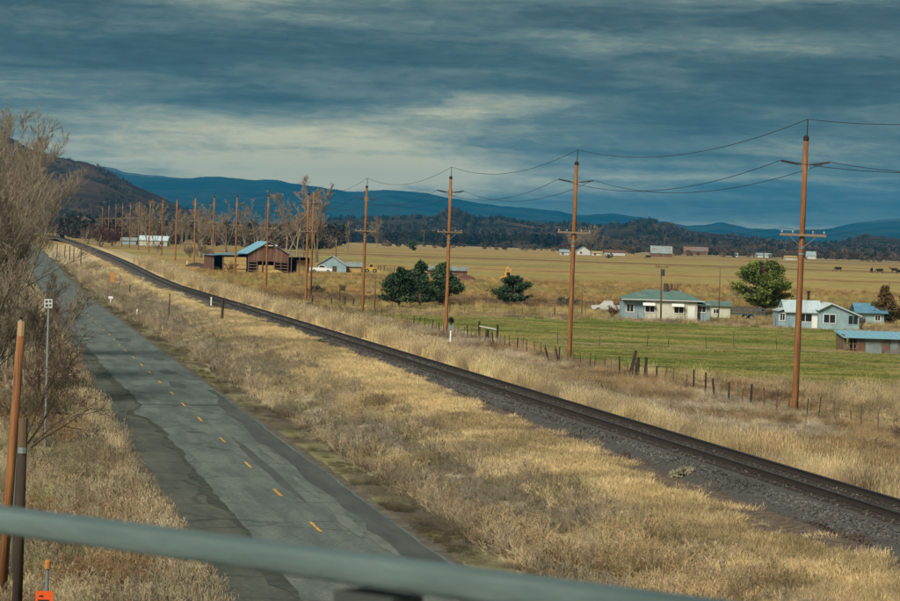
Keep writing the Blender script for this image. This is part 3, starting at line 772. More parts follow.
# ------------------------------------------------------------------ fences
def post_mesh(r, h, n=6, jag=.05):
    mb = MB(); mb.tube([(0, 0, -.3), (0, 0, h * .5), (0, 0, h)], [r, r * .95, r * .85], n)
    return mb.mesh('post')
POST = [post_mesh(.05, 1.2), post_mesh(.07, 1.28), post_mesh(.033, 1.22, 4), post_mesh(.11, 1.45), post_mesh(.05, .95)]
PM = ['old_wood', 'dark_wood', 'dark_wood', 'dark_wood', 'old_wood']
for me, m in zip(POST, PM): me.materials.append(MATS[m])
def fence(name, pts, step, label, kinds, wires=(.45, .8, 1.1), jit=.25, sc=1.0, wr=.006, tilt=.06):
    root = empty(name, pts[0], 0, label, 'fence')
    o0 = Vector(pts[0]); tops = []
    for a, b in zip(pts[:-1], pts[1:]):
        a = Vector(a); b = Vector(b); L = (b - a).length; n = max(1, int(L / step))
        for k in range(n):
            q = a.lerp(b, (k + rnd.uniform(-jit, jit)) / n); q.z = float(terrain(q.x, q.y))
            me = POST[rnd.choice(kinds)]; s = rnd.uniform(.85, 1.12) * sc
            link_mesh('post', me, None, root, q - o0, (rnd.gauss(0, tilt), rnd.gauss(0, tilt), rnd.uniform(0, 3)), (1, 1, s))
            tops.append(q - o0)
    for w in wires:
        MB().tube([(p.x, p.y, p.z + w * sc) for p in tops], wr, 3).build('fence_wire', MATS['wire'], root)
    return root
FX = 36.6
fence('pasture_fence', [(FX + .3, 118, 0), (FX, 190, 0), (FX - .3, 250, 0), (FX + .5, 300, 0), (FX + .8, 345, 0)], 2.7, 'long wire fence with uneven dark wooden posts between railway verge and pasture', [0, 0, 1, 2, 2, 4])
fb = [hit(x, y)[0] for x, y in ((330, 306), (390, 309.5), (450, 313), (500, 315.5), (560, 318), (612, 320))]
fence('yard_fence', fb, 2.6, 'grey post and wire fence along the far side of the green pasture, below the pines', [0, 0, 1, 0, 2])
fb = [hit(x, y)[0] for x, y in ((640, 321), (700, 322.5), (760, 325), (790, 327))]
fence('house_fence', fb, 2.4, 'grey fence in front of the green roofed house', [0, 1, 2], (.4, .8, 1.1))
fb = [hit(x, y)[0] for x, y in ((560, 345), (607, 347), (740, 351), (840, 353))]
fence('field_fence', fb, 3.1, 'faint wire fence crossing the middle of the green pasture', [2, 2, 2, 0], wr=.004)
fb = [hit(x, y)[0] for x, y in ((575, 291), (650, 294), (740, 297), (800, 299))]
fence('back_fence', fb, 6, 'far wire fence behind the green roofed house', [0, 2], sc=1.1)
fb = [hit(x, y)[0] for x, y in ((378, 270), (420, 277)) ]
fence('corral_fence', fb, 3, 'short dark corral fence right of the yellow loader', [1, 1, 3], (.4, .8, 1.2))
fb = [hit(x, y)[0] for x, y in ((313, 306), (345, 307), (372, 309))]
fence('gate_fence', fb, 2.2, 'dark cluttered fence at the foot of the fourth and fifth utility poles', [1, 3, 0], (.3, .6, .9, 1.15), wr=.02)
# brace pairs in the pasture fence
def brace(px, pyb, dy, lab, white):
    p = hit(px, pyb)[0]; root = empty('fence_brace', p, 0, lab, 'fence')
    for s in (0, dy): link_mesh('post', POST[3], None, root, (0, s, 0), (rnd.gauss(0, .03), rnd.gauss(0, .03), 0), (1.2, 1.2, 1.1))
    MB().beam((0, 0, 1.1), (0, dy, 1.1), .09).build('brace_rail', MATS['white_paint' if white else 'old_wood'], root)
brace(497, 342, 10.0, 'pair of thick dark fence posts joined by a pale rail near the signal', True)
def leaner(px, py, lab, kind, tilt, s):
    p = hit(px, py)[0]; o = link_mesh('fence_post', POST[kind], None, None, p, (0, tilt, .4), s); tag(o, lab, 'post')
leaner(630, 376, 'thick dark leaning fence post, left one of three right of the second utility pole', 3, .22, (1.3, 1.3, 1.45))
leaner(637.5, 377, 'thick dark upright fence post, middle one of three right of the second utility pole', 3, 0, (1.3, 1.3, 1.1))
leaner(645, 378.5, 'thick dark fence post, right one of three right of the second utility pole', 3, .03, (1.1, 1.1, 1.2))
leaner(549, 361, 'short leaning dark fence post just left of the second utility pole', 1, -.35, (1.2, 1.2, 1.0))
leaner(558, 362, 'short dark tilted stake beside the second utility pole', 1, -.2, (1, 1, .9))
leaner(487, 341, 'stubby black stump post left of the brace pair near the signal', 3, 0, (1.9, 1.9, .75))
leaner(222, 320.5, 'brown wooden post standing alone between road and railway', 3, .02, (1.25, 1.25, 1.55))
leaner(168.5, 319.5, 'thin dark post left of the lone brown post between road and railway', 2, .03, (2.0, 2.0, 2.35))
leaner(129.5, 298.5, 'thin dark post right of the orange marker by the road', 2, 0, (2.2, 2.2, 1.5))
for px, py, tp, nm in ((80.6, 267.5, 247, 'first'), (73.5, 264.5, 247, 'second'), (69.5, 261, 246, 'third'), (64.8, 258, 245, 'fourth'), (57, 256, 244, 'fifth')):
    p = hit(px, py)[0]; h = height_at(p, tp) - p.z
    o = link_mesh('tall_post', POST[3], None, None, p, (0, 0, 0), (1.3, 1.3, h / 1.45)); tag(o, 'tall dark post at the far left of the railway, %s from the right' % nm, 'post', 'tall posts left of the railway')

# ------------------------------------------------------------------ signs and markers
def marker(px, py, top, lab, m, w, head=None, cat='marker post', name='marker_post', post='white_paint', th=.05):
    p = hit(px, py)[0]; h = height_at(p, top) - p.z; root = empty(name, p, -YAW, lab, cat)
    MB().box(-w / 2, w / 2, -.02, .02, -.2, h).build('post', MATS[post], root)
    if head: 
        hw, hh, hm = head
        MB().box(-hw / 2, hw / 2, -.055, -.025, h - hh, h + .02).build('panel', MATS[hm], root)
    return root, h
marker(112.2, 293, 272, 'narrow orange warning marker on a post between road and railway', None, .12, (.62, 1.55, 'sign_orange'), 'sign', 'warning_marker', 'old_wood')
marker(110.5, 303, 296.5, 'white road edge marker with a wide white head', None, .13, (.62, .28, 'white_paint'), name='delineator')
marker(136.8, 314, 309, 'small white stake in the verge right of the white headed marker', None, .16, name='white_stake')
marker(211, 306, 297, 'white stake on the near side of the railway ballast', None, .14, name='white_stake')
marker(285.5, 308, 300, 'small white post across the railway, below the barn', None, .22, name='white_stake')
marker(187, 264.5, 260.5, 'tiny white stake across the railway far left', None, .2, name='white_stake')
r_, h_ = marker(339.5, 304, 284, 'dark square board sign on a post near the fourth utility pole', None, .14, None, 'sign', 'board_sign', 'dark_wood')
MB().box(.1, .85, -.05, -.02, h_ - 1.0, h_ - .25).build('panel', MATS['dark_wood'], r_)
# small white sign in the bare trees at the left
p = at_depth(48.5, 112, 303); p.z = float(terrain(p.x, p.y)); h = height_at(p, 299, 48.5) - p.z
root = empty('white_sign', p, -YAW, 'small square white sign with grey figures among the bare branches at left', 'sign')
MB().box(-.035, .035, -.02, .02, -.3, h).build('post', MATS['galvanised'], root)
MB().box(-.17, .17, -.05, -.025, h - .37, h).build('panel', MATS['far_white'], root)
for a in ((-.12, -.02, h - .16, h - .06), (.03, .12, h - .14, h - .05), (-.12, .0, h - .32, h - .22), (.04, .13, h - .30, h - .21)):
    MB().box(a[0], a[1], -.056, -.052, a[2], a[3]).build('figure', MATS['insulator'], root)
# orange utility markers at the bottom left
p = at_depth(44.5, 63.5, 600); p.z = float(terrain(p.x, p.y))
root = empty('cable_marker', p, -YAW, 'orange sign panel with a grey post and orange cap behind it, bottom left', 'sign')
h1 = height_at(p, 591, 44.5) - p.z
MB().box(-.21, .21, -.04, -.02, h1 - .75, h1).build('sign_panel', MATS['orange'], root)
MB().box(-.12, -.02, -.046, -.042, h1 - .14, h1 - .10).build('print_line', MATS['cap_metal'], root)
MB().box(-.15, .12, -.046, -.042, h1 - .24, h1 - .20).build('print_line', MATS['cap_metal'], root)
MB().box(-.03, .03, -.018, .018, -.3, h1 - .02).build('post', MATS['galvanised'], root)
h2 = height_at(p, 561, 46) - p.z
MB().tube([(.03, .12, -.3), (.03, .12, h2 - .2)], .045, 8).build('marker_post', MATS['galvanised'], root)
MB().tube([(.03, .12, h2 - .2), (.03, .12, h2 - .02), (.03, .12, h2)], [.075, .075, .05], 8).build('marker_cap', MATS['sign_orange'], root)
# railway signal
p = hit(450.5, 342.5)[0]; k = mpp(p)
root = empty('railway_signal', p, -YAW, 'small railway signal with round black target on a white post', 'signal')
MB().tube([(0, 0, -.3), (0, 0, 1.25)], .10, 10).build('post', MATS['white_paint'], root)
MB().box(-.27, .27, -.16, .16, 1.2, 1.62).build('relay_box', MATS['galvanised'], root)
MB().tube([(0, 0, 1.6), (0, 0, 1.85)], .06, 8).build('neck', MATS['cap_metal'], root)
MB().tube([(0, -.10, 2.1), (0, -.03, 2.1)], .31, 20).build('target', MATS['cap_metal'], root)
MB().tube([(0, -.3, 2.15), (0, -.1, 2.15)], .12, 12, False).build('lens_hood', MATS['cap_metal'], root)
MB().box(.2, .25, -.02, .02, 1.3, 1.95).build('ladder', MATS['galvanised'], root)

# ------------------------------------------------------------------ buildings
def sheet(mb, a, b, c, d, th=.08):
    """a slab with corners a b c d (counter-clockwise from above), thickness th downwards"""
    a, b, c, d = map(Vector, (a, b, c, d)); n = (b - a).cross(c - a).normalized() * th
    mb.add([a, b, c, d, a - n, b - n, c - n, d - n], [(0, 1, 2, 3), (7, 6, 5, 4), (0, 4, 5, 1), (1, 5, 6, 2), (2, 6, 7, 3), (3, 7, 4, 0)]); return mb
def window(root, x, z, w, h, y, frame='white_paint', mull=True):
    f = MB()
    t = .09
    f.box(x - w / 2 - t, x + w / 2 + t, y - .06, y - .003, z - h / 2 - t, z - h / 2); f.box(x - w / 2 - t, x + w / 2 + t, y - .06, y - .003, z + h / 2, z + h / 2 + t)
    f.box(x - w / 2 - t, x - w / 2, y - .055, y - .003, z - h / 2, z + h / 2); f.box(x + w / 2, x + w / 2 + t, y - .055, y - .003, z - h / 2, z + h / 2)
    if mull: f.box(x - .03, x + .03, y - .05, y - .003, z - h / 2, z + h / 2)
    o = f.build('window', MATS[frame], root)
    MB().box(x - w / 2, x + w / 2, y - .03, y - .002, z - h / 2, z + h / 2).build('pane', MATS['glass'], o)
    return o
def bales(name, root, x0, x1, y0, y1, z0, z1, m='hay', bw=2.2, bh=1.0):
    mb = MB(); nz = max(1, round((z1 - z0) / bh)); nx = max(1, round((x1 - x0) / bw)); ny = max(1, round((y1 - y0) / 2.4))
    dx, dz, dy = (x1 - x0) / nx, (z1 - z0) / nz, (y1 - y0) / ny
    for i in range(nx):
        for k in range(nz):
            for j in range(ny):
                e = rnd.uniform(.02, .07); o = rnd.uniform(-.12, .12)
                mb.box(x0 + i * dx + e, x0 + (i + 1) * dx - e, y0 + j * dy + o, y0 + (j + 1) * dy - .05 + o, z0 + k * dz + .02, z0 + (k + 1) * dz - .03)
    return mb.build(name, MATS[m], root)
# --- hay barn
p = hit(268, 273)[0]; k = mpp(p)
barn = empty('hay_barn', p, 0, 'open hay barn with light blue metal roof and reddish plank gable', 'barn')
w = 20.5 * k; ev = 19.5 * k; rg = 31.5 * k; Ln = 26.0
mb = MB()
mb.prism([(-w, ev * .62), (w, ev * .62), (w, ev), (0, rg), (-w, ev)], 0, .15)
mb.build('gable_wall', MATS['barn_wood'], barn)
for x in np.arange(-w + .45, w, .62):           # battens on the gable
    zt = ev + (rg - ev) * (1 - abs(x) / w) - .1
    MB().box(x - .04, x + .04, -.05, -.003, ev * .64, zt).build('batten', MATS['barn_wood'], barn)
MB().box(-w, -w + .12, .2, Ln, 0, ev - .1).build('side_wall', MATS['barn_wood'], barn)
MB().box(w - .12, w, .2, Ln, 0, ev - .1).build('side_wall', MATS['barn_wood'], barn)
MB().box(-w, w, Ln - .12, Ln, 0, ev).build('back_wall', MATS['barn_wood'], barn)
o_ = .5
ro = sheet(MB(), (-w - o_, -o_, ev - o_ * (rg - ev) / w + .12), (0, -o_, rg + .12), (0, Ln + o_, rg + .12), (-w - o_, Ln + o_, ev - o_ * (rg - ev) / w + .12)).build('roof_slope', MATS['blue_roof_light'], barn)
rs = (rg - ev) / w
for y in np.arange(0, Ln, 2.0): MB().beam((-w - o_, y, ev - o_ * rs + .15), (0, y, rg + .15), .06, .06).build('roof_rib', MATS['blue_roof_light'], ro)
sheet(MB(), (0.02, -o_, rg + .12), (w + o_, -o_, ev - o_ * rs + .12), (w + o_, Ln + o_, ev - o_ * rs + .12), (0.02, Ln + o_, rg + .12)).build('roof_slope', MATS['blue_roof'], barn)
for x in (-w + .15, -w * .55, -w * .28, w * .3, w * .62, w - .15): MB().box(x - .12, x + .12, -.02, .22, 0, ev * .62).build('post', MATS['barn_wood'], barn)
for a, b in ((-w + .3, -w * .55), (w * .35, w - .3)):
    for z in (.5, 1.15, 1.8, 2.45): MB().box(a, b, -.08, -.025, z, z + .2).build('gate_rail', MATS['old_wood'], barn)
bales('hay_stack', barn, -w * .5, w * .3, .3, 6.5, 0, ev * .42)
MB().box(-.9, .9, -.6, -.1, rg - .9, rg - .75).build('hay_hood', MATS['white_paint'], barn)
MB().box(1.4, 1.9, -.1, -.02, rg - 1.1, rg - .6).build('vent', MATS['white_paint'], barn)
# left lean-to
lw = 35 * k
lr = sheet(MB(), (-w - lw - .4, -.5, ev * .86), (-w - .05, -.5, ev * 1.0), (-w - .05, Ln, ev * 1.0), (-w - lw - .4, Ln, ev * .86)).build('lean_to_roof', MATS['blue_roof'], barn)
MB().box(-w - lw, -w - lw + .12, .1, Ln, 0, ev * .84).build('side_wall', MATS['barn_wood'], barn)
MB().box(-w - lw + .12, -w - .1, Ln - .3, Ln - .15, 0, ev * .84).build('back_wall', MATS['barn_wood'], barn)
for x in (-w - lw + .2, -w - lw * .71, -w - lw * .36): MB().box(x - .12, x + .12, -.02, .22, 0, ev * .85).build('post', MATS['barn_wood'], barn)
bales('hay_stack', barn, -w - lw * .69, -w - .3, -.1, 8, 0, ev * .80)
# right low shed
sw = 21 * k
sheet(MB(), (w + .1, -1, ev * .98), (w + sw + .4, -1, ev * .88), (w + sw + .4, 12, ev * .88), (w + .1, 12, ev * .98)).build('shed_roof', MATS['corrugated'], barn)
MB().box(w + sw - .12, w + sw, 0, 12, 0, ev * .86).build('side_wall', MATS['barn_wood'], barn)
MB().box(w + .2, w + sw - .12, 11.6, 11.8, 0, ev * .86).build('back_wall', MATS['barn_wood'], barn)
for x in (w + .5, w + sw * .5): MB().box(x - .1, x + .1, -.9, -.7, 0, ev * .92).build('post', MATS['barn_wood'], barn)
bales('hay_stack', barn, w + sw * .42, w + sw - .2, 1, 6, 0, ev * .74)
# loose hay in front
def heap(name, px, py, rx, ry, h, m, lab, cat, seed=0):
    p = hit(px, py)[0]; n = 14; V = []; F = []
    for i in range(6):
        t = i / 5; 
        for j in range(n):
            a = 2 * math.pi * j / n; q = .8 + .4 * float(vnoise(j * .8 + seed, i * .7, 3))
            V.append((rx * (1 - t) * q * math.cos(a), ry * (1 - t) * q * math.sin(a), -.1 + h * math.sin(t * math.pi / 2) * (.85 + .3 * float(vnoise(j * 1.3, i + seed * 3, 4)))))
    for i in range(5):
        for j in range(n): F.append((i * n + j, i * n + (j + 1) % n, (i + 1) * n + (j + 1) % n, (i + 1) * n + j))
    o = link_mesh(name, np_mesh(name, V, F), MATS[m], None, p); tag(o, lab, cat); return o
heap('hay_heap', 275, 273.5, 2.6, 1.2, .9, 'hay', 'loose yellow hay heap in front of the barn gable', 'hay', 1)
heap('brush_heap', 466, 281, 3.4, 2, 1.2, 'twig_red', 'low reddish brown heap right of the green pines', 'heap', 2)
heap('brush_heap', 480, 283, 2.6, 1.5, .8, 'leaf_grey', 'low grey heap between the pines and the yellow machine', 'heap', 3)
heap('dark_heap', 296, 306.5, 2.0, 1.2, .55, 'twig_red', 'dark brush heap at the foot of the fifth utility pole', 'heap', 4)
heap('dark_heap', 310, 307, 1.6, 1.2, .8, 'dark_wood', 'dark junk heap right of the fifth utility pole foot', 'heap', 5)
heap('dark_heap', 197, 266.5, 4, 2, 1.1, 'dark_wood', 'dark brush heap beside the railway far left of the barn', 'heap', 6)
heap('dark_heap', 207, 268.5, 3, 2, .9, 'twig_red', 'brown brush heap left of the barn beside the railway', 'heap', 7)

# --- simple houses
def gable_house(name, px0, px1, pyb, py_eave, py_ridge, depth, wall, roof, lab, cat='house', wins=(), rz=-YAW, ridge_along=True, over=.35, door=None):
    """front wall between picture columns px0 and px1; the ridge runs along the front or, if ridge_along is off, away from it"""
    p = hit((px0 + px1) / 2, pyb)[0]; k = mpp(p); root = empty(name, p, rz, lab, cat)
    w = (px1 - px0) * k / 2; ev = (pyb - py_eave) * k; rg = (pyb - py_ridge) * k
    if ridge_along:
        mb = MB(); mb.prism([(0, 0), (depth, 0), (depth, ev), (depth / 2, rg), (0, ev)], -w, w, 'x')
        mb.build('wall', MATS[wall], root)
        s = (rg - ev) / (depth / 2)
        for sg in (0, 1):
            y0, y1 = (-over, depth / 2) if sg == 0 else (depth + over, depth / 2)
            z0 = ev - over * s
            c = [(-w - over, y0, z0 + .06), (w + over, y0, z0 + .06), (w + over, y1, rg + .06), (-w - over, y1, rg + .06)]
            if sg: c = [c[1], c[0], c[3], c[2]]
            sheet(MB(), *c).build('roof_slope', MATS[roof], root)
    else:
        mb = MB(); mb.prism([(-w, 0), (w, 0), (w, ev), (0, rg), (-w, ev)], 0, depth); mb.build('wall', MATS[wall], root)
        s = (rg - ev) / w
        sheet(MB(), (-w - over, -over, ev - over * s + .06), (0, -over, rg + .06), (0, depth + over, rg + .06), (-w - over, depth + over, ev - over * s + .06)).build('roof_slope', MATS[roof], root)
        sheet(MB(), (0.01, -over, rg + .06), (w + over, -over, ev - over * s + .06), (w + over, depth + over, ev - over * s + .06), (0.01, depth + over, rg + .06)).build('roof_slope', MATS[roof], root)
    for (wx, wz, ww, wh) in wins: window(root, -w + wx * 2 * w, wz * ev, ww, wh, 0)
    if door is not None:
        o = MB().box(-w + door * 2 * w - .5, -w + door * 2 * w + .5, -.05, -.004, .05, min(2.1, ev * .85)).build('door', MATS['dark_wood'], root)
    return root, w, ev, rg
# green roofed house: hip roof, cream front, blue-grey wing and porch
p = hit(671, 320)[0]; k = mpp(p)
hs = empty('farm_house', p, -YAW, 'cream farmhouse with green hip roof and blue grey end wing', 'house')
X = lambda px: (px - 671) * k
Zt = lambda py: (320 - py) * k
MB().box(X(645), X(697), 0, 8, -.3, Zt(301.5)).build('front_wall', MATS['cream_wall'], hs)
MB().box(X(622.5), X(645) - .01, .6, 7.5, -.3, Zt(300.5)).build('wing_wall', MATS['bluegrey_wall'], hs)
for i in range(9): MB().box(X(622.5) + i * (X(645) - X(622.5)) / 9 + .1, X(622.5) + i * (X(645) - X(622.5)) / 9 + .16, .57, .597, 0, Zt(301)).build('batten', MATS['galvanised'], hs)
MB().box(X(697) + .01, X(710), .5, 6, -.3, Zt(302.5)).build('porch_wall', MATS['bluegrey_wall'], hs)
zl, zr = Zt(299.6), Zt(290.0)
rf = MB(); rf.add([(X(620.5), -.4, zl), (X(704), -.4, zl - .1), (X(704), 8.6, zl), (X(620.5), 8.6, zl), (X(648), 4.2, zr), (X(682), 4.2, zr - .1)], [(0, 1, 5, 4), (1, 2, 5), (2, 3, 4, 5), (3, 0, 4), (0, 3, 2, 1)])
rf.build('hip_roof', MATS['teal_roof'], hs)
MB().box(X(620.5), X(704), -.42, -.38, zl - .16, zl - .02).build('fascia', MATS['far_white'], hs)
sheet(MB(), (X(696), -.2, Zt(303)), (X(712), -.2, Zt(304)), (X(712), 6.2, Zt(301)), (X(696), 6.2, Zt(300.6))).build('porch_roof', MATS['teal_roof'], hs)
for px, py in ((649.5, 308.8), (678.5, 309)):
    window(hs, X(px), Zt(py), 1.25, .95, 0)
    aw = MB(); sheet(aw, (X(px) - 1.0, -.75, Zt(py) + .42), (X(px) + .7, -.75, Zt(py) + .42), (X(px) + .7, -.01, Zt(py) + .85), (X(px) - 1.0, -.01, Zt(py) + .85), .05).build('awning', MATS['white_paint'], hs)
window(hs, X(702), Zt(308), 1.0, .8, .5); window(hs, X(630), Zt(309), .9, 1.0, .6); 
MB().box(X(691) - .5, X(691) + .5, -.05, -.005, 0, 2.05).build('door', MATS['white_paint'], hs)
MB().box(X(698), X(700.5), .44, .497, 0, 2.1).build('door', MATS['dark_wood'], hs)
MB().box(X(667) - .3, X(667) + .3, 3.5, 4.1, zr - .6, zr + .9).build('chimney', MATS['dark_wood'], hs)
gable_house('garage', 711, 730, 318, 305.5, 301.5, 6, 'cream_wall', 'teal_roof', 'small cream garage right of the green roofed house', 'garage', [(.25, .55, .7, .6)])
# pale blue house
p = hit(817, 328)[0]; k = mpp(p)
bh = empty('ranch_house', p, -YAW, 'long pale blue house with white metal roof and front gable', 'house')
X = lambda px: (px - 817) * k
Zt = lambda py: (328 - py) * k
MB().prism([(0, -.3), (8, -.3), (8, Zt(312)), (4, Zt(301.5)), (0, Zt(312))], X(786), X(822), 'x').build('main_wall', MATS['paleblue_wall'], bh)
mr_ = sheet(MB(), (X(784), -.4, Zt(312.8)), (X(823), -.4, Zt(312.8)), (X(823), 4, Zt(301)), (X(784), 4, Zt(301))).build('roof_slope', MATS['paleblue_roof'], bh)
for x in np.arange(X(785), X(823), .9): MB().beam((x, -.4, Zt(312.8) + .04), (x, 4, Zt(301) + .04), .05, .05).build('roof_rib', MATS['paleblue_roof'], mr_)
sheet(MB(), (X(823), 8.4, Zt(312.8)), (X(784), 8.4, Zt(312.8)), (X(784), 4.02, Zt(301)), (X(823), 4.02, Zt(301))).build('roof_slope', MATS['paleblue_roof'], bh)
MB().prism([(X(817), -.3), (X(857), -.3), (X(857), Zt(314)), (X(829), Zt(303.2)), (X(817), Zt(309))], -1.6, 6).build('gable_wall', MATS['paleblue_wall'], bh)
sheet(MB(), (X(829), -2.0, Zt(302.2)), (X(860), -2.0, Zt(314.4)), (X(860), 6, Zt(314.4)), (X(829), 6, Zt(302.2)), .14).build('gable_roof', MATS['paleblue_roof'], bh)
sheet(MB(), (X(815), -2.0, Zt(309.5)), (X(829) - .01, -2.0, Zt(302.2)), (X(829) - .01, 6, Zt(302.2)), (X(815), 6, Zt(309.5)), .14).build('gable_roof', MATS['paleblue_roof'], bh)
MB().box(X(779), X(786) - .01, 1, 7, -.3, Zt(311)).build('wing_wall', MATS['bluegrey_wall'], bh)
sheet(MB(), (X(777.5), .6, Zt(312)), (X(786.5), .6, Zt(309)), (X(786.5), 7.3, Zt(309)), (X(777.5), 7.3, Zt(312))).build('wing_roof', MATS['paleblue_roof'], bh)
window(bh, X(783), Zt(318), .6, .9, 1); window(bh, X(805), Zt(318), 1.7, 1.0, 0); window(bh, X(827.5), Zt(318), 1.5, 1.1, -1.6); window(bh, X(851), Zt(318.5), 1.2, 1.1, -1.6, 'bluegrey_wall')
MB().box(X(815) - .45, X(815) + .45, -.05, -.004, 0, 2.05).build('door', MATS['white_paint'], bh)
MB().tube([(X(812), 4.6, Zt(302)), (X(812), 4.6, Zt(292.5))], .16, 8).build('chimney_pipe', MATS['cap_metal'], bh)
MB().tube([(X(812), 4.6, Zt(293)), (X(812), 4.6, Zt(291.5))], .24, 8).build('chimney_cowl', MATS['cap_metal'], bh)
gable_house('tool_shed', 858, 884, 324, 312.5, 304.5, 6, 'paleblue_wall', 'blue_roof', 'small shed with blue roof right of the pale blue house', 'shed', [(.75, .5, .7, .7)], over=.5)
# corrugated shed with single pitch roof
p = hit(876, 353.5)[0]; k = mpp(p)
cs = empty('corrugated_shed', p, -YAW, 'low rusty corrugated metal shed with blue roof at the right edge', 'shed')
X = lambda px: (px - 876) * k
Zt = lambda py: (353.5 - py) * k
n = 9; x0, x1 = X(857), X(932)
for i in range(n):
    a = x0 + (x1 - x0) * i / n; b = x0 + (x1 - x0) * (i + 1) / n - .015
    mb = MB(); nr = 8
    for r in range(nr):
        c0 = a + (b - a) * r / nr; c1 = a + (b - a) * (r + 1) / nr; cm = (c0 + c1) / 2
        mb.add([(c0, 0, -.1), (cm, -.05, -.1), (c1, 0, -.1), (c0, 0, Zt(337)), (cm, -.05, Zt(337)), (c1, 0, Zt(337))], [(0, 1, 4, 3), (1, 2, 5, 4)])
    mb.add([(a, .03, -.1), (b, .03, -.1), (b, .03, Zt(337)), (a, .03, Zt(337))], [(0, 1, 2, 3)])
    mb.build('wall_sheet', MATS['rust_steel' if i in (0, 3, 5) else 'corrugated'], cs)
MB().box(x0, x1, 5.9, 6, -.1, Zt(335)).build('back_wall', MATS['corrugated'], cs)
MB().box(X(844), X(844) + .1, .3, 5.9, -.1, Zt(334)).build('side_wall', MATS['old_wood'], cs)
for px in (845.5, 849, 853, 856.5): MB().box(X(px) - .08, X(px) + .08, .05, .2, -.1, Zt(336)).build('stall_post', MATS['old_wood'], cs)
for z in (.5, 1.0): MB().box(X(845), X(857), .02, .05, z, z + .1).build('stall_rail', MATS['old_wood'], cs)
rr = sheet(MB(), (X(842), -.5, Zt(336.2)), (x1 + .4, -.5, Zt(336.2)), (x1 + .4, 6.4, Zt(331.5)), (X(842), 6.4, Zt(331.5)), .1).build('roof', MATS['blue_roof_light'], cs)
for x in np.arange(X(843), x1, .6): MB().beam((x, -.5, Zt(336.2) + .03), (x, 6.4, Zt(331.5) + .03), .05, .05).build('roof_rib', MATS['blue_roof_light'], rr)
# low white farm building right of the barn, with its tan side shed
gable_house('farm_shed', 317, 346, 271.5, 264.5, 255.5, 10, 'bluegrey_wall', 'far_white', 'low farm building with pale grey roof right of the hay barn', 'shed', [(.2, .5, 1, .8)], door=.6, ridge_along=False)
gable_house('side_shed', 346.5, 361, 272, 266, 262, 6, 'tan_pile', 'corrugated', 'tan low shed joined to the right of the pale roofed farm building', 'shed')
gable_house('long_shed', 139, 167, 246, 240.5, 236, 9, 'cream_wall', 'paleblue_roof', 'long far shed with white roof behind the row of poles at left', 'shed', [(.8, .5, 1.6, 1.2)])
gable_house('small_shed', 121, 136, 244.5, 240.5, 237.5, 7, 'bluegrey_wall', 'corrugated', 'grey roofed small shed left of the long white roofed shed', 'shed')
gable_house('white_cottage', 225, 236, 244, 238.5, 234.5, 8, 'white_paint', 'paleblue_roof', 'left one of two far white cottages above the barn roof', 'house', [(.5, .5, 1.4, 1)])
gable_house('white_cottage', 240, 252, 244, 239, 235.5, 8, 'white_paint', 'paleblue_roof', 'right one of two far white cottages above the barn roof', 'house', [(.5, .5, 1.4, 1)])
# far farm across the plain
def far_house(px0, px1, py, ht_e, ht_r, wall, roof, lab, ra=True, name='far_house', cat='house', wins=((.3, .5, 1.2, 1.2),)):
    return gable_house(name, px0, px1, py, py - ht_e, py - ht_r, 9, wall, roof, lab, cat, wins, ridge_along=ra)
far_house(577, 590, 255, 4.5, 8.5, 'far_white', 'bluegrey_wall', 'far white gabled house right of the second utility pole', False)
far_house(560, 569, 255, 3, 5.5, 'far_white', 'far_roof', 'far low white building left of the second utility pole', name='far_shed', cat='shed')
far_house(592, 602, 255.5, 2.6, 4.2, 'cream_wall', 'tan_pile', 'far cream shed between the white gabled house and brown shed', name='far_shed', cat='shed')
far_house(605, 625, 255.5, 3.2, 5.6, 'far_white', 'barn_wood', 'far white shed with brown roof left of the grey roofed barn', name='far_shed', cat='shed')
far_house(651, 672, 257, 4, 11, 'barn_wood', 'corrugated', 'far dark barn with big grey roof across the plain', name='far_barn', cat='barn', wins=())
far_house(684, 708, 255, 4, 8, 'barn_wood', 'rust_steel', 'far long brown barn right of the grey roofed barn', name='far_barn', cat='barn', wins=())
far_house(756, 763, 257.5, 2.5, 4.5, 'far_white', 'far_roof', 'tiny far white house left of the nearest utility pole, left one', wins=())
far_house(765, 772, 257.8, 2.5, 4.5, 'far_white', 'far_roof', 'tiny far white house left of the nearest utility pole, right one', wins=())
far_house(785, 797, 260, 2.6, 4.2, 'cream_wall', 'tan_pile', 'far low cream shed just left of the nearest utility pole', name='far_shed', cat='shed', wins=())
far_house(807, 816, 259, 3.5, 7.5, 'far_white', 'far_roof', 'far building with pale blue roof right of the nearest utility pole', wins=())
far_house(735, 738, 257, 2, 4, 'far_white', 'far_roof', 'tiny far white hut left of the two far white houses', name='far_hut', cat='hut', wins=())
far_house(404, 420, 242.5, 2, 3.2, 'far_white', 'corrugated', 'tiny far white building between the fourth pole and the pines', name='far_shed', cat='shed', wins=())
gable_house('low_shed', 427, 467, 275, 270, 266.5, 7, 'barn_wood', 'corrugated', 'low long shed with grey roof behind the green pines', 'shed')

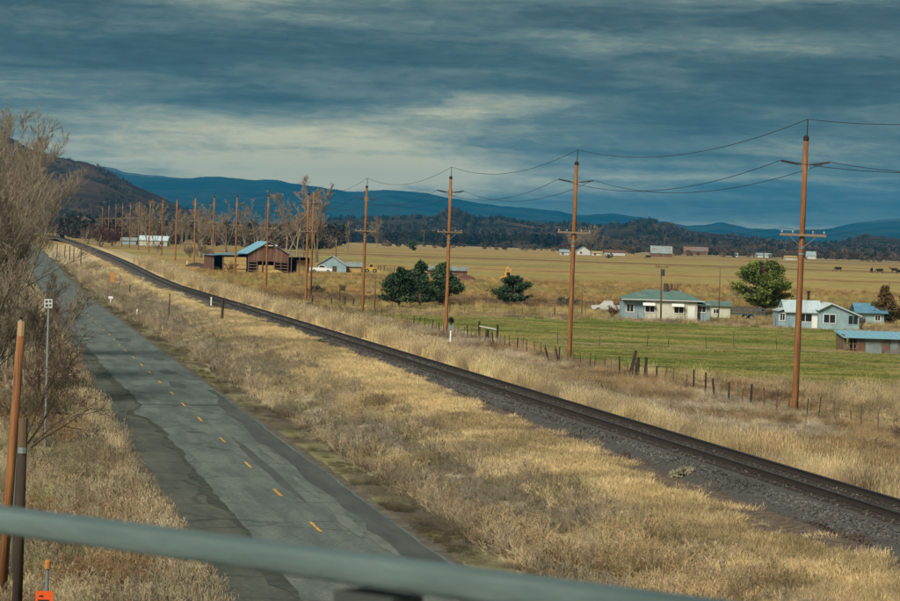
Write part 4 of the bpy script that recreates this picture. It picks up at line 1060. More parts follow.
# ------------------------------------------------------------------ vehicles, machines, cattle
def loft(mb, secs):
    """secs: list of (y, [(x,z)...]) rings joined along y"""
    b = len(mb.v); n = len(secs[0][1])
    for y, ring in secs: mb.v += [(x, y, z) for x, z in ring]
    for i in range(len(secs) - 1):
        for j in range(n): mb.f.append((b + i * n + j, b + i * n + (j + 1) % n, b + (i + 1) * n + (j + 1) % n, b + (i + 1) * n + j))
    mb.f.append(tuple(b + j for j in range(n))); mb.f.append(tuple(b + (len(secs) - 1) * n + j for j in reversed(range(n)))); return mb
def wheel(root, x, y, r, w=.22):
    o = MB().tube([(x, y - w / 2, r), (x, y + w / 2, r)], r, 14).build('wheel', MATS['rubber'], root)
    MB().tube([(x, y - w / 2 - .012, r), (x, y + w / 2 + .012, r)], r * .55, 10).build('rim', MATS['galvanised'], o)
def pickup(px, py, lab, col, rz, L=5.4):
    p = hit(px, py)[0]; root = empty('pickup_truck', p, rz, lab, 'truck'); W = .95
    side = [(-L / 2, .45), (L / 2 - .1, .45), (L / 2, .7), (L / 2 - .05, 1.0), (L / 2 - 1.3, 1.12), (L / 2 - 1.35, 1.16), (-L / 2, 1.16)]
    MB().prism(side, -W, W).build('body', MATS[col], root)
    cab = [(L / 2 - 1.35, 1.165), (L / 2 - 2.0, 1.75), (L / 2 - 3.1, 1.78), (L / 2 - 3.35, 1.165)]
    c = MB().prism(cab, -W + .12, W - .12).build('cab', MATS[col], root)
    MB().prism([(L / 2 - 1.6, 1.22), (L / 2 - 2.08, 1.66), (L / 2 - 3.0, 1.68), (L / 2 - 3.18, 1.22)], -W + .105, -W + .115).build('side_window', MATS['glass'], c)
    MB().box(-L / 2 + .15, L / 2 - 3.5, -W + .15, W - .15, 1.162, 1.17).build('bed', MATS['black_gap'], root)
    for x in (-L / 2 + 1.1, L / 2 - 1.0):
        for y in (-W + .08, W - .08): wheel(root, x, y, .38)
    for y in (-.7, .7): MB().box(L / 2 - .02, L / 2 + .01, y - .15, y + .15, .75, .92).build('headlight', MATS['porcelain'], root)
pickup(321, 272.3, 'white pickup truck parked in front of the pale roofed farm building', 'truck_white', -YAW)
pickup(605, 313, 'small white pickup parked left of the green roofed house', 'far_white', -YAW + math.pi, 4.2)
# dark flatbed trailer right of the garage
p = hit(748, 320)[0]; tr = empty('flatbed_trailer', p, -YAW, 'dark blue flatbed trailer with rails under the round pine', 'trailer')
MB().box(-2.4, 2.4, -1, 1, .7, .86).build('deck', MATS['trailer_blue'], tr)
MB().beam((2.4, 0, .7), (3.4, 0, .5), .12).build('tow_bar', MATS['cap_metal'], tr)
for x in (-2.3, -.8, .8, 2.3):
    for y in (-.96, .96): MB().box(x - .05, x + .05, y - .04, y + .04, .86, 1.7).build('stake', MATS['trailer_blue'], tr)
for z in (1.15, 1.55):
    for y in (-1.02, 1.0): MB().box(-2.35, 2.35, y - .02, y + .02, z, z + .12).build('side_rail', MATS['trailer_blue'], tr)
for x in (-.5, .4):
    for y in (-.85, .85): wheel(tr, x, y, .36)
# yellow loader beside the side shed
def loader(px, py, lab, arm_up, s):
    p = hit(px, py)[0]; root = empty('loader', p, -YAW, lab, 'machine'); root.scale = (s, s, s)
    MB().prism([(-1.8, .6), (1.2, .6), (1.5, 1.0), (1.4, 1.5), (-.2, 1.6), (-1.9, 1.5)], -.7, .7).build('body', MATS['machine_yellow'], root)
    c = MB().prism([(-.6, 1.62), (.6, 1.62), (.5, 2.7), (-.5, 2.7)], -.6, .6).build('cab', MATS['machine_yellow'], root)
    MB().prism([(-.45, 1.75), (.45, 1.75), (.38, 2.55), (-.38, 2.55)], -.63, -.605).build('window', MATS['glass'], c)
    if arm_up:
        MB().beam((-.8, 0, 1.4), (-.3, 0, 4.0), .35, .35).build('boom', MATS['machine_yellow'], root)
        MB().beam((-.3, 0, 4.0), (.3, 0, 3.2), .28, .28).build('stick', MATS['machine_yellow'], root)
        MB().prism([(.1, 2.8), (.7, 2.9), (.8, 3.4), (.2, 3.5)], -.4, .4).build('bucket', MATS['tan_pile'], root)
    else:
        MB().beam((.6, 0, 1.3), (2.2, 0, .8), .22, .3).build('boom', MATS['machine_yellow'], root)
        MB().prism([(2.1, .1), (3.0, .1), (2.6, .8), (2.1, 1.0)], -.9, .9).build('bucket', MATS['machine_yellow'], root)
    for x in (-1.2, 1.1):
        for y in (-.75, .75): wheel(root, x, y, .62, .35)
loader(371, 272.5, 'yellow loader parked right of the tan side shed', False, .8)
loader(508, 283, 'tan yellow machine with raised arm behind the lone spreading pine', True, .92)
MB_c = MB()
def ring(cx, cz, rx, rz, n=8): return [(cx + rx * math.cos(2 * math.pi * i / n), cz + rz * math.sin(2 * math.pi * i / n)) for i in range(n)]
def cow_mesh(graze):
    mb = MB()
    secs = [(-1.0, ring(0, 1.05, .12, .16)), (-.85, ring(0, 1.02, .28, .34)), (-.4, ring(0, .95, .36, .40)), (.2, ring(0, .93, .36, .42)), (.65, ring(0, .98, .27, .38)), (.85, ring(0, 1.08, .18, .24))]
    if graze: secs += [(1.15, ring(0, .75, .13, .17)), (1.3, ring(0, .45, .12, .15)), (1.42, ring(0, .2, .11, .13)), (1.55, ring(0, .08, .08, .07))]
    else: secs += [(1.1, ring(0, 1.3, .13, .18)), (1.25, ring(0, 1.42, .13, .15)), (1.5, ring(0, 1.32, .10, .11)), (1.62, ring(0, 1.26, .07, .07))]
    loft(mb, secs)
    for x in (-.22, .22):
        for y in (-.75, .6): mb.tube([(x, y, .8), (x, y - (.08 if y < 0 else 0), .42), (x, y, 0)], [.13, .07, .06], 6)
        mb.tube([(x * .4, 1.2 if not graze else 1.28, 1.5 if not graze else .55), (x * 1.1, 1.2 if not graze else 1.28, 1.5 if not graze else .55)], [.06, .03], 5)
    mb.tube([(0, -1.0, 1.15), (0, -1.1, .8), (0, -1.08, .45)], [.04, .025, .04], 5)
    me = mb.mesh('cow', True); me.materials.append(MATS['cow_hide']); return me
CM = [cow_mesh(True), cow_mesh(False)]
for i, (px, py, a, lab) in enumerate(((838, 271.5, 1.4, 'lone black cow on the plain, leftmost of the herd'), (871.5, 272.5, -.3, 'black cow on the plain standing end on, second from left'), (879.5, 273, 1.5, 'black cow on the plain, third from left'),
                                      (894, 272.5, 1.2, 'black cow on the plain near the right edge'), (899.5, 274.5, -1.6, 'black cow cut by the right edge on the plain'), (523, 248.3, 1.3, 'tiny dark cow at the far edge of the plain behind the lone pine'), (648, 258.8, 1.5, 'tiny dark cow left of the grey roofed far barn'))):
    p = hit(px, py)[0]; o = link_mesh('cow', CM[i % 2], None, None, p, (0, 0, a - YAW), (1.25, 1.25, 1.25)); tag(o, lab, 'cow', 'cattle on the plain')

# ------------------------------------------------------------------ trees
def segs_mesh(name, S, n=3):
    """S: rows p0(3) p1(3) r0 r1 -> thin n-sided tapered sticks"""
    S = np.asarray(S, float); p0, p1, r0, r1 = S[:, :3], S[:, 3:6], S[:, 6], S[:, 7]
    d = p1 - p0; d /= np.linalg.norm(d, axis=1, keepdims=True) + 1e-9
    up = np.where(np.abs(d[:, 2:3]) < .9, np.array([[0, 0, 1.]]), np.array([[1., 0, 0]]))
    a = np.cross(d, up); a /= np.linalg.norm(a, axis=1, keepdims=True) + 1e-9; b = np.cross(d, a)
    V = []
    for k in range(n):
        t = 2 * math.pi * k / n; o = a * math.cos(t) + b * math.sin(t)
        V.append(p0 + o * r0[:, None]); V.append(p1 + o * r1[:, None])
    V = np.stack(V, 1); m = len(S); base = (np.arange(m) * 2 * n)[:, None]
    F = np.concatenate([np.concatenate([base + 2 * k, base + 2 * ((k + 1) % n), base + 2 * ((k + 1) % n) + 1, base + 2 * k + 1], 1) for k in range(n)], 0)
    return np_mesh(name, V.reshape(-1, 3), F, True)
def grow(rg, stems, levels, up=.25, rmin=.006):
    """stems: (p, d, L, r); levels: [(children per stem, length ratio, angle), ...] -> segment list with level"""
    out = []
    queue = [(np.array(p, float), np.array(d, float) / np.linalg.norm(d), L, r, 0) for p, d, L, r in stems]
    while queue:
        p, d, L, r, lv = queue.pop()
        ns = max(2, 7 - 2 * lv); step = L / ns; pts = [p]; dirs = [d]
        for i in range(ns):
            d = d + rg.normal(0, .10 + .05 * lv, 3); d[2] += up * .12
            d /= np.linalg.norm(d); p = p + d * step; pts.append(p); dirs.append(d)
        for i in range(ns):
            a = r * (1 - .85 * i / ns); b = r * (1 - .85 * (i + 1) / ns)
            out.append((*pts[i], *pts[i + 1], max(a, rmin), max(b, rmin * .7), lv))
        if lv < len(levels):
            cnt, ratio, ang = levels[lv]
            for c in range(cnt):
                t = rg.uniform(.22, 1.0) ** .8; i = min(int(t * ns), ns - 1); f = t * ns - i
                q = pts[i] * (1 - f) + pts[i + 1] * f; dd = dirs[min(i + 1, ns)]
                lat = rg.normal(0, 1, 3); lat -= dd * lat.dot(dd); lat /= np.linalg.norm(lat) + 1e-9
                nd = dd * math.cos(ang) + lat * math.sin(ang) + np.array([0, 0, up])
                queue.append((q, nd / np.linalg.norm(nd), L * ratio * rg.uniform(.6, 1.2) * (1.15 - .55 * t), max(r * .5 * (1 - .5 * t), rmin), lv + 1))
    return np.array(out)
def bare_tree(name, p, stems, levels, lab, seed, split=1, mats=('bark_bare', 'twig_pale'), up=.25, rmin=.006, rz=0, group=None, cat='tree'):
    rg = np.random.default_rng(seed); S = grow(rg, stems, levels, up, rmin)
    root = empty(name, p, rz, lab, cat, group)
    link_mesh('trunk', segs_mesh('trunk', S[S[:, 8] <= split, :8], 6), MATS[mats[0]], root)
    link_mesh('crown', segs_mesh('crown', S[S[:, 8] > split, :8], 3), MATS[mats[1]], root)
    return root
# the big leafless trees at the left edge
def clump(px, depth, H, n, spread, lab, seed, lev, r=.11, mats=('bark_bare', 'twig_pale'), lean=(0, 0), split=0, rmin=.011, up=.3, name='bare_tree', py=330):
    p = at_depth(px, depth, py); p.z -= .1; rg = np.random.default_rng(seed + 100); st = []
    for i in range(n):
        a = 2 * math.pi * (i + rg.uniform(-.3, .3)) / n; s = spread * rg.uniform(.4, 1.1)
        st.append(((rg.normal(0, .35), rg.normal(0, .35), 0), (math.cos(a) * s + lean[0], math.sin(a) * s + lean[1], 1), H * rg.uniform(.72, 1.02) * (1 - .15 * s), r * rg.uniform(.7, 1.15)))
    return bare_tree(name, p, st, lev, lab, seed, split, mats, up, rmin)
LV = [(16, .40, .40), (11, .44, .42), (9, .50, .45)]
clump(-28, 150, 14.0, 8, .24, 'tall leafless tree with many upright stems cut by the left edge', 1, LV)
clump(6, 172, 15.6, 8, .20, 'tall leafless tree with pale twigs at the left, tips reaching over the mountain', 2, LV)
clump(15, 205, 15.2, 7, .15, 'leafless tree at the left whose twigs reach farthest right over the road', 3, LV)
clump(-12, 128, 9.0, 8, .36, 'leafless bushy tree in front of the tall ones at the left edge', 4, [(14, .42, .45), (11, .42, .5), (8, .5, .5)])
clump(20, 150, 7.0, 9, .40, 'wide leafless thicket beside the road at the left', 5, [(14, .42, .45), (10, .45, .5), (8, .5, .5)], .07)
clump(8, 104, 5.2, 5, .75, 'dark leafless bush with long arching branches above the verge at left', 6, [(7, .5, .6), (5, .5, .6), (4, .5, .6)], .06, ('bark_dark', 'bark_dark'), (.65, 0), 0, .008, .05, 'bare_bush', 400)
clump(30, 112, 3.6, 5, .8, 'low dark bush with arching branches beside the old pavement', 7, [(6, .5, .6), (5, .5, .6), (4, .5, .6)], .04, ('bark_dark', 'bark_dark'), (.55, -.2), 0, .008, .02, 'bare_bush', 400)
for i, (px, d, H, lab) in enumerate(((58, 172, 3.4, 'grey brown twiggy bush hiding the left side of the road, nearest one'), (54, 200, 3.8, 'grey brown twiggy bush left of the road, second one away'), (46, 140, 3.0, 'low twiggy bush under the leafless trees left of the road'), (62, 245, 3.4, 'twiggy bush left of the far road bend'))):
    clump(px, d, H, 10, .7, lab, 40 + i, [(9, .45, .6), (6, .5, .6), (4, .5, .6)], .035, ('bark_dark', 'twig_pink'), (0, 0), 0, .010, .15, 'twiggy_bush', 320)

# shared leafless background trees
def proto(seed, H, n, spread, lev, r, rmin, up, split=0):
    rg = np.random.default_rng(seed); st = []
    for i in range(n):
        a = 2 * math.pi * i / n + rg.uniform(0, 1); s = spread * rg.uniform(.3, 1)
        st.append(((rg.normal(0, .15), rg.normal(0, .15), -.2), (math.cos(a) * s, math.sin(a) * s, 1), H * rg.uniform(.75, 1), r))
    S = grow(rg, st, lev, up, rmin)
    return segs_mesh('trunk', S[S[:, 8] <= split, :8], 5), segs_mesh('crown', S[S[:, 8] > split, :8], 3)
FL = [(13, .36, .55), (10, .42, .6), (7, .5, .65)]
BT = [proto(50, 10, 2, .16, FL, .12, .018, .36), proto(51, 10, 3, .22, FL, .10, .018, .36), proto(52, 10, 1, .08, [(22, .36, .6), (10, .42, .6), (7, .5, .65)], .15, .018, .34), proto(53, 10, 5, .28, [(11, .36, .55), (8, .42, .6), (6, .5, .65)], .08, .018, .38)]
BS = [proto(60, 3, 9, .8, [(7, .5, .6), (6, .5, .6), (4, .5, .6)], .04, .014, .15), proto(61, 3, 12, .55, [(7, .5, .6), (6, .5, .6), (4, .5, .6)], .035, .014, .2)]
def put_bare(px, pyb, pyt, lab, kind, mats=('bark_bare', 'twig_far'), depth=None, wide=1.0, name='leafless_tree', group='leafless trees of the background', lib=None, base=10.0, cat='tree'):
    p = at_depth(px, depth, pyb) if depth else hit(px, pyb)[0]
    H = height_at(p, pyt) - p.z; s = H / base; root = empty(name, p, rnd.uniform(0, 6.28), lab, cat, group)
    tr, cr = (lib or BT)[kind]
    for nm, me, m in (('trunk', tr, mats[0]), ('crown', cr, mats[1])):
        o = link_mesh(nm, me, None, root)
        if len(me.materials) == 0: me.materials.append(None)
        o.material_slots[0].link = 'OBJECT'; o.material_slots[0].material = MATS[m]
    root.scale = (s * wide, s * wide, s)
    return root
put_bare(287, 262, 182, 'tall leafless cottonwood behind the hay barn, left one', 0, depth=770)
put_bare(296, 262, 190, 'leafless cottonwood with pale trunk behind the hay barn, middle one', 2, depth=760)
put_bare(318, 262, 186, 'tall leafless cottonwood right of the hay barn roof', 1, depth=780)
put_bare(303, 262, 200, 'shorter leafless tree between the cottonwoods behind the barn', 3, depth=800)
put_bare(347, 262, 216, 'slim leafless tree above the pale roofed farm building', 0, depth=1000, wide=.6)
put_bare(377, 250, 220, 'wide leafless tree on the plain right of the fourth pole', 1, depth=1500, wide=1.5)
put_bare(258, 250, 206, 'leafless tree behind the barn gable, left of the cottonwoods', 3, depth=900)
put_bare(245, 250, 208, 'leafless tree right of the seventh pole', 1, depth=930)
for i, (px, t, d, kd) in enumerate(((226, 207, 960, 3), (214, 205, 880, 0), (203, 206, 900, 1), (196, 210, 820, 3), (185, 214, 980, 1), (180, 207, 1100, 0), (168, 212, 1150, 3), (153, 203, 1050, 3), (146, 205, 1080, 1), (139, 206, 1120, 0), (131, 212, 1180, 3), (120, 218, 1250, 1), (108, 222, 1300, 3), (98, 222, 1350, 1))):
    put_bare(px, 250, t, (ordn[i] or 'first') + ' leafless tree left of the barn in the grove behind the far poles', kd, depth=d, wide=1.15, group='grove behind the far poles')
for i, (px, b, t, d, w, m, lab) in enumerate(((230, 275.5, 262, None, 1.0, 'twig_red', 'round reddish bush in front of the barn lean-to'), (190, 262, 246, 780, 1.0, 'twig_pink', 'brown bush between the far poles left of the barn'), (201, 266, 244, 800, .9, 'twig_pink', 'tall brown bush just left of the eighth pole'), (209, 266, 248, 790, .9, 'twig_pink', 'brown bush touching the left end of the barn'),
                                               (158, 254, 243, 900, 1.0, 'twig_pink', 'brown bush in front of the long white roofed shed'), (100, 248, 224, 1000, 1.0, 'twig_red', 'large reddish bush at the far end of the railway'), (88, 248, 228, 950, 1.0, 'twig_pink', 'reddish bush left of the far end of the railway'), (112, 247, 228, 1050, .9, 'twig_red', 'reddish bush right of the far end of the railway'),
                                               (737, 305, 285, 520, .9, 'twig_far', 'grey leafless shrub left of the round pine'), (612, 318, 305, 372, 1.1, 'twig_red', 'dark reddish bush left of the green roofed house'), (672, 318, 284, 395, .5, 'twig_red', 'small leafless tree in front of the green roof'), (861, 327, 314, 362, .7, 'twig_red', 'reddish bush beside the right end of the pale blue house'),
                                               (590, 252, 226, 1900, .9, 'twig_far', 'leafless tree beside the far white gabled house'), (573, 252, 232, 1900, .9, 'twig_far', 'leafless tree left of the far white gabled house'), (896, 443, 425, None, 1.0, 'twig_pink', 'brown bush at the right edge behind the railway'))):
    put_bare(px, b, t, lab, i % 2, ('bark_dark', m), d, w, 'leafless_bush', 'leafless bushes', BS, 3.0, 'bush')

# evergreens: needle sprays set along branches
def needle_tree(name, p, H, lab, seed, env, nb, m, trunk_r, base_h, spray=.5, per=26, jag=.25, droop=0.0, lean=(0, 0), cat='tree'):
    rg = np.random.default_rng(seed); root = empty(name, p, rg.uniform(0, 6), lab, cat)
    S = [(0, 0, -.3, lean[0] * .5, lean[1] * .5, H * .5, trunk_r, trunk_r * .7), (lean[0] * .5, lean[1] * .5, H * .5, lean[0], lean[1], H * .94, trunk_r * .7, trunk_r * .2)]
    T = []
    ncl = max(12, nb // 11); cl = [(rg.uniform(0, 2 * math.pi), (j + rg.uniform(0, 1)) / ncl, rg.uniform(.68, 1.14)) for j in range(ncl)]
    for i in range(nb):
        ca, ct, cf = cl[rg.integers(ncl)]
        t = min(max(ct + rg.normal(0, .035), 0), 1); z = base_h + (H - base_h) * t
        a = ca + rg.normal(0, .24); lobe = cf + 0 *  1 + jag * math.sin(a * 3 + seed + t * 5) * rg.uniform(.3, 1) + rg.normal(0, jag * .35)
        R = env(t) * max(lobe, .25)
        c = np.array([lean[0] * z / H, lean[1] * z / H, z - .25 * R]); d = np.array([math.cos(a), math.sin(a), .28 - droop])
        tip = c + d * R
        S.append((*c, *tip, max(.018 * R, .02), .012))
        k = per
        u = rg.uniform(.35, 1.02, k) ** .6
        q = c + (tip - c) * u[:, None] + rg.normal(0, spray * .42, (k, 3)) * (.5 + .5 * R / (env(.35) + .01))
        dirs = d * .5 + rg.normal(0, .75, (k, 3)); dirs /= np.linalg.norm(dirs, axis=1, keepdims=True)
        sd = np.cross(dirs, rg.normal(0, 1, (k, 3))); sd /= np.linalg.norm(sd, axis=1, keepdims=True) + 1e-9
        L = spray * rg.uniform(.5, 1.1, (k, 1)); W = spray * rg.uniform(.14, .28, (k, 1))
        T.append(np.stack([q - sd * W, q + sd * W, q + dirs * L + sd * W * .4, q + dirs * L - sd * W * .4], 1))
    T = np.concatenate(T, 0); n = len(T)
    link_mesh('trunk', segs_mesh('trunk', S, 6), MATS['bark_pine'], root)
    link_mesh('crown', np_mesh('crown', T.reshape(-1, 3), np.arange(4 * n).reshape(n, 4)), MATS[m], root)
    return root
def ev_tree(px, pyb, pyt, wpx, lab, seed, env, nb, m, base=.12, name='pine_tree', **kw):
    p = hit(px, pyb)[0]; H = height_at(p, pyt) - p.z; R = wpx * mpp(p) / 2
    return needle_tree(name, p, H, lab, seed, lambda t: R * env(t), nb, m, .16 + .006 * H, H * base, **kw)
dome = lambda t: max(.12, math.sqrt(max(0, 1 - (2 * t - .75) ** 2 / 1.6))) 
cone = lambda t: max(.10, (1 - t) ** .75 * (1 if t > .12 else .6 + 3.3 * t))
ball = lambda t: max(.18, math.sqrt(max(0, 1 - (2 * t - 1) ** 2)))
ev_tree(399, 309, 269.5, 35, 'dark green pine, leftmost of three in a row below the plain', 1, lambda t: max(.15, math.sqrt(max(0, 1 - (1.5 * t - .5) ** 2))), 420, 'needle_dark', .26, spray=.40)
ev_tree(420, 307, 262.5, 36, 'dark green pine, middle one of three with the tallest tip', 2, lambda t: max(.07, (1 - t) ** .62 * (.75 + .9 * t if t < .3 else 1.0)), 460, 'needle_dark', .16, spray=.40)
ev_tree(443, 306, 264, 40, 'dark green pine, rightmost of three, behind the third utility pole', 3, lambda t: max(.07, (1 - t) ** .55 * (.75 + .9 * t if t < .3 else 1.0)), 460, 'needle_dark', .14, spray=.40)
ev_tree(514, 306, 277, 47, 'lone low spreading dark pine right of the railway signal', 4, lambda t: max(.15, (1 - t) ** .55 * (.45 + 1.6 * t if t < .34 else 1.0)), 340, 'needle_dark', .22, spray=.38, jag=.55)
ev_tree(763, 316, 262, 54, 'large round bright green pine behind the pale blue house', 5, lambda t: max(.2, math.sqrt(max(0, 1 - (1.75 * t - .78) ** 2))), 640, 'needle_bright', .24, spray=.40, jag=.22, per=28)
ev_tree(884, 324, 288, 34, 'rusty brown conical evergreen at the right', 6, cone, 330, 'needle_rust', .06, name='conical_evergreen', spray=.42, jag=.2)
ev_tree(905, 322, 292, 22, 'brown evergreen cut by the right edge', 7, cone, 200, 'needle_rust', .06, name='conical_evergreen', spray=.42, jag=.2)
ev_tree(414, 250.5, 241, 9, 'tiny dark round tree on the plain left of the third utility pole', 8, ball, 60, 'needle_dark', .1, name='round_tree', spray=.9, per=14)
ev_tree(568, 306, 298, 26, 'low grey green bush right of the lone spreading pine', 9, ball, 70, 'leaf_grey', .02, name='grey_bush', spray=.35, per=18, cat='bush')
ev_tree(315, 293, 286, 24, 'low grey green sagebrush below the barn', 10, ball, 70, 'leaf_grey', .02, name='sage_bush', spray=.35, per=18, cat='bush')
ev_tree(609, 258, 254.5, 8, 'tiny dark bush on the plain near the far sheds', 11, ball, 30, 'leaf_grey', .02, name='far_bush', spray=.6, per=14, cat='bush')
ev_tree(686, 483, 470, 22, 'pale sage bush on the straw beside the ballast', 12, ball, 80, 'leaf_pale', .0, name='sage_bush', spray=.16, per=26, cat='bush')

# ------------------------------------------------------------------ scattered growth (geometry nodes)
def scatter(name, protos, pts, rot, scl, idx, tone, m, label):
    col = bpy.data.collections.new(name + '_kinds')
    for i, me in enumerate(protos):
        if len(me.materials) == 0: me.materials.append(m)
        col.objects.link(bpy.data.objects.new('%s_kind_%02d' % (name, i), me))
    n = len(pts); me = bpy.data.meshes.new(name); me.vertices.add(n); me.vertices.foreach_set('co', np.asarray(pts, np.float32).ravel())
    for nm, ty, key, arr in (('rot', 'FLOAT_VECTOR', 'vector', rot), ('scl', 'FLOAT_VECTOR', 'vector', scl), ('tone', 'FLOAT_VECTOR', 'vector', tone)):
        a = me.attributes.new(nm, ty, 'POINT'); a.data.foreach_set(key, np.asarray(arr, np.float32).ravel())
    a = me.attributes.new('pick', 'INT', 'POINT'); a.data.foreach_set('value', np.asarray(idx, np.int32))
    o = bpy.data.objects.new(name, me); COL.objects.link(o); tag(o, label, kind='stuff')
    ng = bpy.data.node_groups.new(name + '_nodes', 'GeometryNodeTree')
    ng.interface.new_socket('Geometry', in_out='INPUT', socket_type='NodeSocketGeometry'); ng.interface.new_socket('Geometry', in_out='OUTPUT', socket_type='NodeSocketGeometry')
    gi = ng.nodes.new('NodeGroupInput'); go = ng.nodes.new('NodeGroupOutput')
    ci = ng.nodes.new('GeometryNodeCollectionInfo'); ci.inputs[0].default_value = col; ci.inputs[1].default_value = True; ci.inputs[2].default_value = True
    ip = ng.nodes.new('GeometryNodeInstanceOnPoints'); ip.inputs['Pick Instance'].default_value = True
    ng.links.new(gi.outputs[0], ip.inputs['Points']); ng.links.new(ci.outputs[0], ip.inputs['Instance'])
    for nm, ty, sock in (('rot', 'FLOAT_VECTOR', 'Rotation'), ('scl', 'FLOAT_VECTOR', 'Scale'), ('pick', 'INT', 'Instance Index')):
        na = ng.nodes.new('GeometryNodeInputNamedAttribute'); na.data_type = ty; na.inputs[0].default_value = nm
        ng.links.new(na.outputs[0], ip.inputs[sock])
    ng.links.new(ip.outputs[0], go.inputs[0])
    md = o.modifiers.new('scatter', 'NODES'); md.node_group = ng
    return o
def tone_mat(name, var=.3, trans=.25):
    m = bpy.data.materials.new(name); m.use_nodes = True; t = m.node_tree; L = t.links; t.nodes.clear()
    at = N(t, 'ShaderNodeAttribute', attribute_name='tone'); at.attribute_type = 'INSTANCER'
    df = N(t, 'ShaderNodeBsdfDiffuse'); tl = N(t, 'ShaderNodeBsdfTranslucent'); mx = N(t, 'ShaderNodeMixShader'); mx.inputs[0].default_value = trans
    L.new(at.outputs['Vector'], df.inputs[0]); L.new(at.outputs['Vector'], tl.inputs[0]); L.new(df.outputs[0], mx.inputs[1]); L.new(tl.outputs[0], mx.inputs[2])
    out = N(t, 'ShaderNodeOutputMaterial'); L.new(mx.outputs[0], out.inputs[0]); return m
def tuft(seed, nb, h, spread, width, bend=.5, heads=False):
    rg = np.random.default_rng(seed); V = []; F = []
    for i in range(nb):
        a = rg.uniform(0, 2 * math.pi); r = spread * math.sqrt(rg.uniform(0, 1)); b = np.array([r * math.cos(a), r * math.sin(a), -.03])
        hh = h * rg.uniform(.5, 1.1); la = a + rg.normal(0, .9); out = np.array([math.cos(la), math.sin(la), 0]) * bend * hh * rg.uniform(.1, 1)
        sd = rg.uniform(0, math.pi); s = np.array([math.cos(sd), math.sin(sd), 0]) * width * rg.uniform(.6, 1.2)
        p1 = b + out * .35 + np.array([0, 0, hh * .55]); p2 = b + out + np.array([0, 0, hh])
        k = len(V); V += [b - s, b + s, p1 - s * .8, p1 + s * .8, p2]
        F += [(k, k + 1, k + 3, k + 2), (k + 2, k + 3, k + 4)]
        if heads:
            k = len(V); q = p2; s2 = s * 2.2; V += [q - s2 * .2, q + s2 - np.array([0, 0, .06]), q + np.array([0, 0, .07]), q - s2 - np.array([0, 0, .06])]; F += [(k, k + 1, k + 2, k + 3)]
    return np_mesh('tuft', V, F)
def weed(seed, n, h, spread):
    rg = np.random.default_rng(seed)
    st = [((rg.normal(0, .08), rg.normal(0, .08), -.05), (rg.normal(0, spread), rg.normal(0, spread), 1), h * rg.uniform(.6, 1.1), .010) for i in range(n)]
    S = grow(rg, st, [(5, .45, .5), (3, .5, .6)], .25, .007)
    return segs_mesh('weed', S[:, :8], 3)
GRASS = [tuft(1, 70, .42, .28, .006), tuft(2, 70, .52, .26, .006), tuft(3, 64, .36, .32, .007, .9), tuft(4, 84, .22, .34, .007, .8), tuft(5, 48, .62, .22, .006, .5, True), tuft(6, 52, .70, .26, .006, .45, True),
         weed(7, 5, .55, .4), weed(8, 6, .75, .3), weed(9, 4, .48, .6), tuft(10, 80, .13, .42, .009, 1.6)]
gm = tone_mat('dry_grass')
def fan_points(n, r0, r1, power, pad=1.3, seed=1):
    rg = np.random.default_rng(seed); u = rg.uniform(0, 1, n)
    if abs(power - 2) < 1e-6: r = r0 * (r1 / r0) ** u
    else:
        k = 2 - power; r = (r0 ** k + u * (r1 ** k - r0 ** k)) ** (1 / k)
    a = YAW + np.radians(rg.uniform(-9.6 - pad, 9.6 + pad, n))
    return CAMX + r * np.sin(a), CAMY + r * np.cos(a), r, rg
